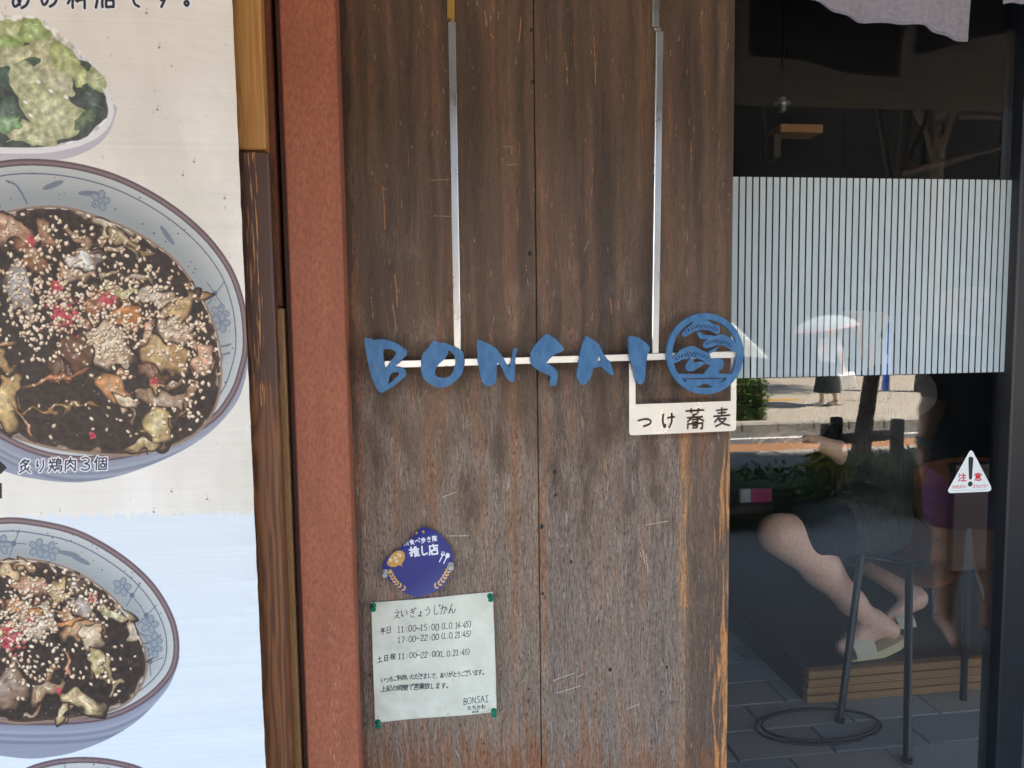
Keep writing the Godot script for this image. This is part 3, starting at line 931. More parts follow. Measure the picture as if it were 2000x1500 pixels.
	# second bowl, and the top of a third
	soup_bowl(cv, [-160, 1090, -80, 1030, 0, 1012, 70, 1016, 155, 1037, 240, 1085, 302, 1142, 340, 1208, 350, 1268, 336, 1320, 290, 1368, 220, 1404, 130, 1417, 0, 1416, -100, 1400, -160, 1340],
		[-150, 1160, -80, 1110, 0, 1098, 70, 1098, 140, 1118, 205, 1158, 252, 1212, 280, 1274, 280, 1322, 250, 1368, 190, 1394, 90, 1408, 0, 1406, -150, 1350],
		[-160, 1320, 0, 1405, 130, 1410, 290, 1360, 348, 1280, 332, 1336, 286, 1392, 240, 1428, 180, 1458, 110, 1478, 20, 1480, -160, 1440],
		[[20, 1120, 28, 24, 30, 206, 176, 132], [60, 1150, 60, 22, 10, 196, 150, 120], [115, 1160, 26, 30, 0, 200, 172, 120], [150, 1150, 22, 18, 0, 96, 78, 66], [75, 1212, 50, 32, 20, 222, 204, 180], [40, 1190, 40, 14, 20, 214, 140, 82], [160, 1190, 22, 22, 0, 176, 160, 150],
			[225, 1200, 46, 12, 16, 192, 182, 142], [160, 1235, 46, 22, -14, 204, 160, 118], [180, 1250, 22, 30, 20, 220, 196, 160], [135, 1215, 24, 7, -20, 216, 140, 74], [190, 1300, 9, 44, -20, 190, 170, 120], [210, 1310, 8, 40, -22, 174, 150, 104], [160, 1375, 52, 20, 22, 210, 190, 146],
			[90, 1350, 40, 16, -30, 180, 150, 116], [20, 1350, 34, 40, 20, 156, 132, 112], [120, 1395, 10, 26, 24, 206, 186, 140], [132, 1300, 4, 40, -18, 180, 118, 76], [228, 1345, 22, 6, -40, 196, 174, 130], [256, 1235, 12, 20, 0, 200, 176, 150]],
		[[60, 1180, 110, 80, 130], [30, 1240, 90, 70, 90], [160, 1150, 100, 60, 60], [80, 1310, 120, 50, 60], [200, 1170, 70, 70, 40], [215, 1290, 50, 60, 14], [60, 1220, 60, 40, 50]],
		[[22, 1250, 32], [180, 1170, 8], [60, 1210, 10], [112, 1350, 5]], px)
	soup_bowl(cv, [-20, 1560, 30, 1512, 90, 1488, 160, 1480, 230, 1487, 290, 1508, 340, 1560, 300, 1640, 100, 1660], [0, 1600, 80, 1560, 160, 1550, 240, 1560, 300, 1600, 200, 1650], [0, 1640, 300, 1640, 200, 1690, 100, 1690], [], [], [], px)
	# lettering
	for pass_ in 2:
		var c := rgb(246, 246, 246) if pass_ == 0 else rgb(38, 44, 62)
		write_line(cv, on_banner, "炙り鶏肉3個", Vector2(48, 911), Vector2(196, 905), 27, 28, (7.0 if pass_ == 0 else 2.6) * px, c, 0.08)
		write_line(cv, on_banner, "すすめの料膳です。", Vector2(-70, -4), Vector2(374, -8), 42, 50, (11.0 if pass_ == 0 else 4.6) * px, c, 0.0)
	var corner := banner_path([-30, 902, 0, 902, 12, 914, 0, 926, -30, 926], true, 1)
	cv.poly(corner, rgb(34, 34, 38))
	cv.poly(banner_path([-40, 946, 2, 944, 2, 974, -40, 976], true, 1), rgb(34, 34, 38))
	# weave of the vinyl: fine lines across
	var fine := noise(0.6, 2, 45)
	cv.im.shrink_x2()
	var im := cv.im
	im.convert(Image.FORMAT_RGB8)
	var d := im.get_data()
	var iw := im.get_width()
	for y in im.get_height():
		var k := int(fine.get_noise_1d(y * 3.0) * 7.0)
		var row := y * iw * 3
		for x in iw * 3:
			d[row + x] = clampi(d[row + x] + k, 0, 255)
	return ImageTexture.create_from_image(Image.create_from_data(iw, im.get_height(), false, Image.FORMAT_RGB8, d))

# ---------------------------------------------------------------- notice and stickers: prints drawn in the sheet's own axes
var sheet_o := Vector2.ZERO
var sheet_u := Vector2.ONE
var sheet_v := Vector2.ONE
var sheet_z := 0.0
var sheet_px := 512.0
func on_sheet(p: Vector2) -> Vector2:
	var q3 := on_plane(p.x, p.y, sheet_z)
	var q := Vector2(q3.x, q3.y) - sheet_o
	var det := sheet_u.cross(sheet_v)
	return Vector2(q.cross(sheet_v) / det, sheet_u.cross(q) / det) * sheet_px

func notice_print() -> ImageTexture:
	var n := 1280
	sheet_px = n
	var cv := Canvas.new(n, n, rgb(222, 226, 214))
	var stain := noise(0.01, 4, 51).get_image(n / 4, n / 4)
	stain.resize(n, n, Image.INTERPOLATE_CUBIC)
	stain.convert(Image.FORMAT_L8)
	var sd := stain.get_data()
	var bytes := PackedByteArray()
	bytes.resize(n * n * 4)
	for i in n * n:
		var t := (sd[i] - 128) / 12
		bytes[i * 4] = 222 + t
		bytes[i * 4 + 1] = 223 + t
		bytes[i * 4 + 2] = 208 + t
		bytes[i * 4 + 3] = 255
	cv.im = Image.create_from_data(n, n, false, Image.FORMAT_RGBA8, bytes)
	# zoomed photo points: x = 700 + zx / 5, y = 1140 + zy / 5
	var z := func(a: float, b: float) -> Vector2: return Vector2(700.0 + a / 5.0, 1140.0 + b / 5.0)
	for s in [[578, 650, 20], [925, 932, 18], [878, 1268, 22], [400, 1335, 10], [1150, 1160, 12], [190, 1290, 18], [1270, 1215, 16]]:
		cv.oval(on_sheet(z.call(s[0], s[1])), s[2] * 0.8, s[2], 0.2, rgb(206, 200, 172))
		cv.oval(on_sheet(z.call(s[0], s[1])), s[2] * 0.55, s[2] * 0.7, 0.2, rgb(214, 212, 190))
	for k in 70:
		cv.oval(on_sheet(z.call(rng.randf_range(150, 1330), rng.randf_range(150, 1320))), rng.randf_range(1, 3.5), rng.randf_range(1, 3.5), 0, rgb(196, 198, 190) if k % 4 else rgb(150, 146, 134), 7)
	var ink := rgb(44, 46, 52)
	var u := n / 240.0
	var w := func(text: String, x0: float, y0: float, x1: float, y1: float, gw: float, gh: float, pen: float) -> void:
		write_line(cv, on_sheet, text, z.call(x0, y0), z.call(x1, y1), gw / 5.0, gh / 5.0, pen * u * 0.9, ink, 0.14, 0.45)
	w.call("えいぎょうじかん", 372, 290, 912, 240, 84, 100, 1.5)
	w.call("平日", 240, 458, 298, 448, 58, 66, 1.5)
	w.call("11:00~15:00", 396, 442, 768, 408, 46, 66, 1.5)
	w.call("(L.O.14:45)", 818, 405, 1090, 388, 38, 66, 1.4)
	w.call("17:00~22:00", 398, 545, 768, 506, 46, 66, 1.5)
	w.call("(L.O.21:45)", 818, 500, 1090, 480, 38, 66, 1.4)
	w.call("土日祝", 210, 728, 332, 712, 58, 66, 1.6)
	w.call("11:00~22:00", 402, 706, 772, 676, 46, 62, 1.5)
	w.call("(L.O.21:45)", 795, 680, 1078, 658, 38, 62, 1.4)
	w.call("いつもご利用いただきまして、ありがとうございます。", 240, 930, 1226, 852, 50, 56, 1.4)
	w.call("上記の時間で営業致します。", 246, 1022, 880, 978, 58, 62, 1.5)
	w.call("BONSAI", 1040, 1136, 1252, 1112, 48, 72, 1.4)
	w.call("たちかわ", 1080, 1204, 1220, 1190, 46, 50, 1.3)
	w.call("本店", 1122, 1246, 1156, 1243, 30, 30, 1.1)
	return cv.done()

func star(cv: Canvas, at: Vector2, r: float, c: Color) -> void:
	var p := PackedVector2Array()
	for k in 10:
		p.append(at + Vector2.from_angle(-PI / 2 + TAU * k / 10) * (r if k % 2 == 0 else r * 0.42))
	cv.poly(p, c)

func round_sticker_print() -> ImageTexture:
	var n := 1024
	sheet_px = n
	var cv := Canvas.new(n, n, rgb(50, 54, 130))
	var z := func(a: float, b: float) -> Vector2: return Vector2(700.0 + a / 5.5556, 1000.0 + b / 5.5556)
	var gold := rgb(226, 182, 92)
	var u := n / 800.0
	for k in 60:
		var a := on_sheet(z.call(rng.randf_range(300, 1000), rng.randf_range(200, 900)))
		cv.line(PackedVector2Array([a, a + Vector2(rng.randf_range(-6, 6), rng.randf_range(8, 40))]), 1.5, rgb(58, 62, 138))
	star(cv, on_sheet(z.call(630, 218)), 20 * u, gold)
	star(cv, on_sheet(z.call(704, 208)), 20 * u, gold)
	var white := rgb(240, 242, 246)
	write_line(cv, on_sheet, "川食べ歩き隊", z.call(518, 330), z.call(826, 286), 10.0, 11.0, 8.5 * u, white)
	write_line(cv, on_sheet, "推し店", z.call(605, 428), z.call(816, 405), 20.0, 20.0, 17.0 * u, white)
	var bubble := PackedVector2Array()
	for v in [[310, 560], [320, 520], [350, 470], [400, 425], [450, 412], [490, 430], [505, 475], [495, 525], [470, 560], [482, 585], [440, 575], [400, 592], [350, 590]]:
		bubble.append(on_sheet(z.call(v[0], v[1])))
	cv.poly(curve(bubble, true, 4), rgb(214, 164, 78))
	write_line(cv, on_sheet, "みんな", z.call(350, 515), z.call(446, 462), 9.0, 8.5, 5.5 * u, white)
	write_line(cv, on_sheet, "の", z.call(416, 530), z.call(417, 530), 7.5, 7.5, 5.5 * u, white)
	# fork and spoon
	for s in [[912, 470, 880, 535], [960, 480, 925, 555]]:
		cv.line(PackedVector2Array([on_sheet(z.call(s[0], s[1])), on_sheet(z.call(s[2], s[3]))]), 12 * u, white)
	cv.oval(on_sheet(z.call(967, 470)), 24 * u, 26 * u, 0.4, white)
	for k in 3:
		cv.line(PackedVector2Array([on_sheet(z.call(900 + k * 14, 455 + k * 4)), on_sheet(z.call(908 + k * 14, 425 + k * 4))]), 7 * u, white)
	cv.line(PackedVector2Array([on_sheet(z.call(900, 458)), on_sheet(z.call(928, 466))]), 14 * u, white)
	# two ears of barley
	for side in [[[340, 640], [365, 690], [395, 740], [435, 785], [500, 830]], [[990, 590], [965, 640], [935, 690], [895, 745], [835, 790]]]:
		var p := PackedVector2Array()
		for v in side:
			p.append(on_sheet(z.call(v[0], v[1])))
		var c := curve(p, false, 5)
		for k in range(1, c.size() - 1, 3):
			var t := (c[k + 1] - c[k - 1]).angle()
			for e in [-1, 1]:
				cv.oval(c[k] + Vector2.from_angle(t + e * 1.2) * 15 * u, 20 * u, 9 * u, t + e * -0.6 + PI, gold, 12)
		cv.oval(c[0], 12 * u, 18 * u, 0, gold)
	return cv.done()

func warning_print() -> ImageTexture:
	var n := 1024
	sheet_px = n
	var cv := Canvas.new(n, n, rgb(234, 240, 240))
	var z := func(a: float, b: float) -> Vector2: return Vector2(1850.0 + a / 12.5, 860.0 + b / 12.5)
	var u := n / 1050.0
	var mark := PackedVector2Array()
	for v in [[520, 460], [535, 415], [580, 400], [622, 415], [638, 460], [620, 700], [604, 920], [590, 950], [567, 958], [545, 950], [532, 920], [525, 700]]:
		mark.append(on_sheet(z.call(v[0], v[1])))
	cv.poly(curve(mark, true, 4), rgb(22, 24, 26))
	cv.oval(on_sheet(z.call(562, 1066)), 52 * u, 56 * u, 0, rgb(22, 24, 26), 28)
	var red := rgb(206, 40, 62)
	write_line(cv, on_sheet, "注", z.call(368, 905), z.call(369, 905), 16.4, 16.4, 24 * u, red)
	write_line(cv, on_sheet, "意", z.call(752, 895), z.call(753, 895), 16.4, 16.4, 22 * u, red)
	write_line(cv, on_sheet, "かけ込まない", z.call(152, 1138), z.call(458, 1126), 4.8, 7.2, 9 * u, rgb(214, 70, 84))
	write_line(cv, on_sheet, "立ち止らない", z.call(660, 1122), z.call(968, 1104), 4.8, 7.2, 9 * u, rgb(214, 70, 84))
	for k in 26:
		if k == 15:
			continue
		var a := on_sheet(z.call(140 + k * 33, 1228 - k * 1.2))
		cv.line(PackedVector2Array([a + Vector2(-9, rng.randf_range(-10, 10)), a + Vector2(9, rng.randf_range(-10, 10))]), 7 * u, rgb(150, 156, 156))
	return cv.done()

# ---------------------------------------------------------------- builders of single things
# a cut sheet lying on a surface, textured in its own axes; lift(p) gives how far it stands off
func cut_sheet(outline: PackedVector2Array, z: float, lift: Callable, thick: float) -> ArrayMesh:
	var mid := Vector2.ZERO
	for v in outline:
		mid += v
	mid /= outline.size()
	var st := begin()
	var steps := 8
	var det := sheet_u.cross(sheet_v)
	var add := func(p: Vector2, back: bool) -> void:
		var q := p - sheet_o
		var e := 0.001
		var l0: float = lift.call(p)
		var n := Vector3(-(float(lift.call(p + Vector2(e, 0))) - l0) / e, -(float(lift.call(p + Vector2(0, e))) - l0) / e, 1.0).normalized()
		st.set_normal(-n if back else n)
		st.set_uv(Vector2(q.cross(sheet_v) / det, sheet_u.cross(q) / det))
		st.add_vertex(Vector3(p.x, p.y, z + l0 - (thick if back else 0.0)))
	for k in outline.size():
		var a := outline[k]
		var b := outline[(k + 1) % outline.size()]
		for s in steps:
			var i := float(s) / steps
			var o := float(s + 1) / steps
			var q := [mid.lerp(a, i), mid.lerp(b, i), mid.lerp(b, o), mid.lerp(a, o)]
			for back in [false, true]:
				for e in ([0, 1, 2, 0, 2, 3] if back else [0, 2, 1, 0, 3, 2]):
					add.call(q[e], back)
	return st.commit()

func push_pin(at: Vector3, m: Material, label: String, group: String) -> void:
	var t := thing("push_pin", label, "push pin", at, group)
	put("needle", one_tube([at + Vector3(0, 0, -0.004), at + Vector3(0, 0, 0.002)], [0.0006, 0.0006], 6), mats.steel, t)
	var tilt := Vector3(rng.randf_range(-0.1, 0.1), -0.35, 1.0).normalized()
	put("head", one_tube([at, at + tilt * 0.0016, at + tilt * 0.002, at + tilt * 0.007, at + tilt * 0.0085, at + tilt * 0.0105, at + tilt * 0.011], [0.0045, 0.0048, 0.003, 0.0026, 0.0042, 0.0044, 0.0036], 14), m, t)

func leaf_cloud(count: int, size: float, at: Callable, color: Callable) -> ArrayMesh:     # many small leaf faces: at() -> Vector3 in the crown, color() -> Color
	var verts := PackedVector3Array()
	var norms := PackedVector3Array()
	var cols := PackedColorArray()
	for k in count:
		var p: Vector3 = at.call()
		var a := Vector3(rng.randfn(), rng.randfn(), rng.randfn()).normalized()
		var b := a.cross(Vector3(rng.randfn(), rng.randfn() + 0.4, rng.randfn())).normalized()
		var s := size * rng.randf_range(0.6, 1.3)
		var n := a.cross(b)
		var c: Color = color.call()
		var tip := p + a * s
		var l := p + a * s * 0.45 + b * s * 0.28 + n * s * 0.08
		var r := p + a * s * 0.45 - b * s * 0.28 + n * s * 0.08
		for v in [p, l, tip, p, tip, r]:
			verts.append(v)
			norms.append(n)
			cols.append(c)
	var arrays := []
	arrays.resize(Mesh.ARRAY_MAX)
	arrays[Mesh.ARRAY_VERTEX] = verts
	arrays[Mesh.ARRAY_NORMAL] = norms
	arrays[Mesh.ARRAY_COLOR] = cols
	var m := ArrayMesh.new()
	m.add_surface_from_arrays(Mesh.PRIMITIVE_TRIANGLES, arrays)
	return m

func greens(dark: Color, light: Color) -> Callable:      # linear leaf colours
	return func() -> Color: return dark.lerp(light, rng.randf() * rng.randf())

func tree(base: Vector3, lean: Vector3, height: float, girth: float, crown: Vector3, leaves: int, label: String, dark: Color, light: Color) -> void:
	var t := thing("street_tree", label, "tree", base, "street trees")
	var top := base + Vector3.UP * height + lean
	var pts := []
	var radii := []
	for k in 9:
		var f := k / 8.0
		pts.append(base.lerp(top, f) + Vector3(sin(f * 5.0), 0, cos(f * 4.0) - 1.0) * 0.06 * f)
		radii.append(girth * lerpf(1.15, 0.55, f) * (1.25 if k == 0 else 1.0))
	var st := begin()
	tube(st, pts, radii, 12)
	var limbs := []
	for k in 8:
		var a := TAU * k / 8 + rng.randf() * 0.5
		var f := rng.randf_range(0.62, 1.0)
		var p: Vector3 = base.lerp(top, f)
		var e := top + Vector3(cos(a) * crown.x * 0.6, rng.randf_range(0.1, 0.8) * crown.y, sin(a) * crown.z * 0.6)
		tube(st, [p, p.lerp(e, 0.5) + Vector3.UP * 0.2, e], [girth * 0.45, girth * 0.28, girth * 0.1], 8)
		limbs.append(e)
	put("trunk", st.commit(), mats.bark, t)
	var clumps := []
	for k in 46:
		var d := Vector3(rng.randfn(), rng.randfn() * 0.9, rng.randfn()).normalized() * rng.randf_range(0.45, 1.0)
		clumps.append(top + Vector3(0, crown.y * 0.75, 0) + d * crown)
	var at := func() -> Vector3:
		var c: Vector3 = clumps[rng.randi() % clumps.size()]
		return c + Vector3(rng.randfn(), rng.randfn() * 0.7, rng.randfn()) * crown.x * 0.16
	put("crown", leaf_cloud(leaves, 0.17, at, greens(dark, light)), mats.leaf, t)

func hedge(lo: Vector3, hi: Vector3, leaves: int, size: float, label: String, dark: Color, light: Color) -> void:
	var t := thing("hedge", label, "hedge", Vector3((lo.x + hi.x) / 2, lo.y, (lo.z + hi.z) / 2))
	var in_ := Vector3.ONE * size * 0.9
	put("twigs", one_box(lo + in_ * Vector3(1, 0, 1), hi - in_, 0.02), mats.twig, t)
	var mid := (lo + hi) / 2
	var half := (hi - lo) / 2
	var at := func() -> Vector3:
		var v := Vector3(rng.randf_range(-1, 1), rng.randf_range(-1, 1), rng.randf_range(-1, 1))
		var ax: int = [0, 1, 1, 2, 2, 2][rng.randi() % 6]
		v[ax] = signf(v[ax]) * rng.randf_range(0.86, 1.06)
		return mid + v * half + Vector3(rng.randfn(), rng.randfn(), rng.randfn()) * size * 0.35
	put("foliage", leaf_cloud(leaves, size, at, greens(dark, light)), mats.leaf, t)

func shrub(base: Vector3, r: Vector3, leaves: int, label: String, dark: Color, light: Color, group := "") -> void:
	var t := thing("shrub", label, "shrub", base, group)
	var st := begin()
	for k in 7:
		var a := TAU * k / 7
		tube(st, [base, base + Vector3(cos(a) * r.x * 0.5, r.y * 1.3, sin(a) * r.z * 0.5)], [0.012, 0.004], 6)
	put("stems", st.commit(), mats.twig, t)
	var at := func() -> Vector3:
		var d := Vector3(rng.randfn(), rng.randfn(), rng.randfn()).normalized() * pow(rng.randf(), 0.4)
		return base + Vector3(0, r.y, 0) + d * r
	put("foliage", leaf_cloud(leaves, 0.055, at, greens(dark, light)), mats.leaf, t)

# a head with face, hair and neck: at = middle of the skull, look = facing direction
func head_bones(at: Vector3, look: Vector3) -> Array:
	var side := look.cross(Vector3.UP).normalized()
	return [[at + Vector3(0, 0.025, 0) - look * 0.015, at + Vector3(0, 0.02, 0) + look * 0.02, 0.082, 0.078], [at + look * 0.035 + Vector3.DOWN * 0.05, at + look * 0.045 + Vector3.DOWN * 0.085, 0.06, 0.04],
		[at + look * 0.092 + Vector3.UP * 0.005, at + look * 0.112 + Vector3.DOWN * 0.03, 0.009, 0.014], [at + side * 0.08 + Vector3.UP * 0.01, at + side * 0.083 + Vector3.DOWN * 0.025, 0.016, 0.012], [at - side * 0.08 + Vector3.UP * 0.01, at - side * 0.083 + Vector3.DOWN * 0.025, 0.016, 0.012],
		[at + look * 0.082 + Vector3.DOWN * 0.058 + side * 0.016, at + look * 0.082 + Vector3.DOWN * 0.058 - side * 0.016, 0.009, 0.009],
		[at + Vector3.DOWN * 0.06 - look * 0.015, at + Vector3.DOWN * 0.17 - look * 0.02, 0.052, 0.058]]

func face_parts(t: Node3D, at: Vector3, look: Vector3, hair: Material) -> void:
	var side := look.cross(Vector3.UP).normalized()
	for s in [-1, 1]:
		put("eye", one_tube([at + look * 0.082 + side * 0.032 * s, at + look * 0.0905 + side * 0.032 * s], [0.012, 0.006], 10), mats.dark_eye, t)
	put("hair", flesh([[at + Vector3(0, 0.045, 0) - look * 0.03, at + Vector3(0, 0.05, 0) + look * 0.018, 0.084, 0.076], [at - look * 0.045 + Vector3.DOWN * 0.02, at - look * 0.04 + Vector3.UP * 0.03, 0.07, 0.08]], 0.012, 0.03), hair, t)

func hand_bones(wrist: Vector3, reach: Vector3, across: Vector3, curl: Vector3) -> Array:     # palm, four fingers and a thumb
	var out := [[wrist, wrist + reach * 0.05, 0.026, 0.03], [wrist + reach * 0.05 - across * 0.022, wrist + reach * 0.085 - across * 0.024, 0.02, 0.014], [wrist + reach * 0.05 + across * 0.022, wrist + reach * 0.085 + across * 0.026, 0.02, 0.014]]
	for k in 4:
		var root := wrist + reach * 0.085 + across * (k - 1.5) * 0.02
		var long: float = [0.062, 0.074, 0.078, 0.068][k]
		var a := root + reach * long * 0.5 + curl * 0.008
		var b := root + reach * long * 0.85 + curl * 0.028
		out.append([root, a, 0.0095, 0.009])
		out.append([a, b, 0.009, 0.0075])
	var th := wrist + reach * 0.03 + across * 0.028
	out.append([th, th + reach * 0.035 + across * 0.022, 0.014, 0.011])
	out.append([th + reach * 0.035 + across * 0.022, th + reach * 0.062 + across * 0.02 + curl * 0.012, 0.011, 0.009])
	return out

func joined(parts: Array) -> ArrayMesh:
	var st := begin()
	for m in parts:
		st.append_from(m, 0, Transform3D.IDENTITY)
	return st.commit()

# ---------------------------------------------------------------- the scene
func _ready() -> void:
	rng.seed = 7
	# camera
	var cam := Camera3D.new()
	cam.name = "camera"
	cam.transform = Transform3D(aim, EYE)
	cam.fov = rad_to_deg(2.0 * atan(750.0 / FOCAL))
	cam.near = 0.02
	cam.far = 300.0
	add_child(cam)
	cam.current = true
	# sky and exposure: exposed for the shade under the canopy
	var sky := ProceduralSkyMaterial.new()
	sky.sky_top_color = rgb(150, 174, 204)
	sky.sky_horizon_color = rgb(236, 234, 228)
	sky.sky_curve = 0.16
	sky.ground_bottom_color = rgb(90, 88, 84)
	sky.ground_horizon_color = rgb(150, 150, 148)
	var env := Environment.new()
	env.background_mode = Environment.BG_SKY
	env.sky = Sky.new()
	env.sky.sky_material = sky
	env.tonemap_mode = Environment.TONE_MAPPER_LINEAR
	env.tonemap_exposure = 10.5
	env.sdfgi_enabled = true
	env.ssao_enabled = true
	env.ssil_enabled = true
	var world := WorldEnvironment.new()
	world.name = "world"
	world.environment = env
	add_child(world)
	# sun: high, down the street and slightly from the far side
	var sun := DirectionalLight3D.new()
	sun.name = "sun"
	sun.light_energy = 1.5
	sun.light_color = Color(1.0, 0.95, 0.87)
	sun.light_angular_distance = 0.5
	sun.shadow_enabled = true
	add_child(sun)
	sun.look_at_from_position(Vector3.ZERO, -Vector3(0.45, 0.86, -0.22), Vector3.UP)

	make_materials()
	build_setting()
	build_shop_front()
	await build_sign()
	build_papers()
	build_door()
	build_interior()
	build_people()
	build_street()

func make_materials() -> void:
	mats.steel = plain(rgb(218, 222, 228), 0.34, 1.0)
	var smear := NoiseTexture2D.new()
	smear.width = 512
	smear.height = 512
	smear.seamless = true
	smear.noise = noise(0.012, 5, 61)
	var ramp := Gradient.new()
	ramp.colors = PackedColorArray([Color(0.25, 0.25, 0.25), Color(0.36, 0.36, 0.36)])
	smear.color_ramp = ramp
	mats.steel.roughness = 1.0
	mats.steel.roughness_texture = smear
	mats.steel.uv1_triplanar = true
	mats.steel.uv1_world_triplanar = true
	mats.steel.uv1_scale = Vector3(3, 1.5, 3)
	mats.brass = plain(rgb(232, 190, 112), 0.4, 1.0)
	mats.blue_paint = mottled([rgb(40, 92, 140), rgb(54, 110, 158), rgb(72, 124, 168)], 0.02, 0.4, Vector3(7, 3, 7), 0.03, 62)
	mats.black_metal = plain(rgb(18, 18, 19), 0.4, 0.0, 0.5)
	mats.door_metal = mottled([rgb(17, 20, 26), rgb(26, 30, 38)], 0.02, 0.36, Vector3(3, 1, 3), 0.0, 63)
	mats.darkening_pane = plain(rgb(20, 22, 24), 0.05)
	mats.gasket = plain(rgb(26, 24, 24), 0.6)
	mats.glass = plain(Color(0.92, 0.98, 0.98, 0.002), 0.0)
	mats.glass.transparency = BaseMaterial3D.TRANSPARENCY_ALPHA
	mats.film = plain(rgb(208, 224, 229), 0.55)
	mats.bark = mottled([rgb(58, 48, 40), rgb(96, 82, 68)], 0.04, 0.9, Vector3(4, 1, 4), 0.6, 64)
	mats.leaf = plain(Color.WHITE, 0.6, 0.0, 0.25)
	mats.leaf.vertex_color_use_as_albedo = true
	mats.leaf.backlight_enabled = true
	mats.leaf.backlight = Color(0.3, 0.3, 0.3)
	mats.twig = plain(rgb(44, 40, 28), 0.9)
	mats.dark_eye = plain(rgb(20, 16, 14), 0.2)
	mats.skin = mottled([rgb(208, 152, 124), rgb(226, 180, 152), rgb(236, 196, 170), rgb(224, 164, 146)], 0.02, 0.5, Vector3.ONE * 5, 0.02, 65)
	mats.skin.subsurf_scatter_enabled = true
	mats.skin.subsurf_scatter_strength = 0.15
	mats.black_hair = plain(rgb(24, 20, 18), 0.45)
	mats.walnut = mottled([rgb(46, 32, 26), rgb(70, 48, 36)], 0.03, 0.5, Vector3(3, 14, 3), 0.05, 66)
	mats.dark_wall = mottled([rgb(42, 35, 30), rgb(52, 43, 36)], 0.02, 0.85, Vector3.ONE, 0.0, 67)
	mats.soffit = mottled([rgb(30, 24, 18), rgb(42, 33, 24)], 0.02, 0.6, Vector3(1, 1, 9), 0.05, 69)
	mats.honey = mottled([rgb(150, 106, 62), rgb(186, 138, 86)], 0.02, 0.6, Vector3(1, 1, 9), 0.05, 68)

# ---------------------------------------------------------------- ground, road, walls
func flat(x0: float, x1: float, z0: float, z1: float, y0: float, y1: float) -> ArrayMesh:
	var st := begin()
	quad(st, Vector3(x0, y0, z0), Vector3(x1, y0, z0), Vector3(x1, y1, z1), Vector3(x0, y1, z1), Vector3.UP)
	return st.commit()

const FLOOR_Y := 0.18
const FAR_Y := -0.24
const ROAD_Y := -0.38

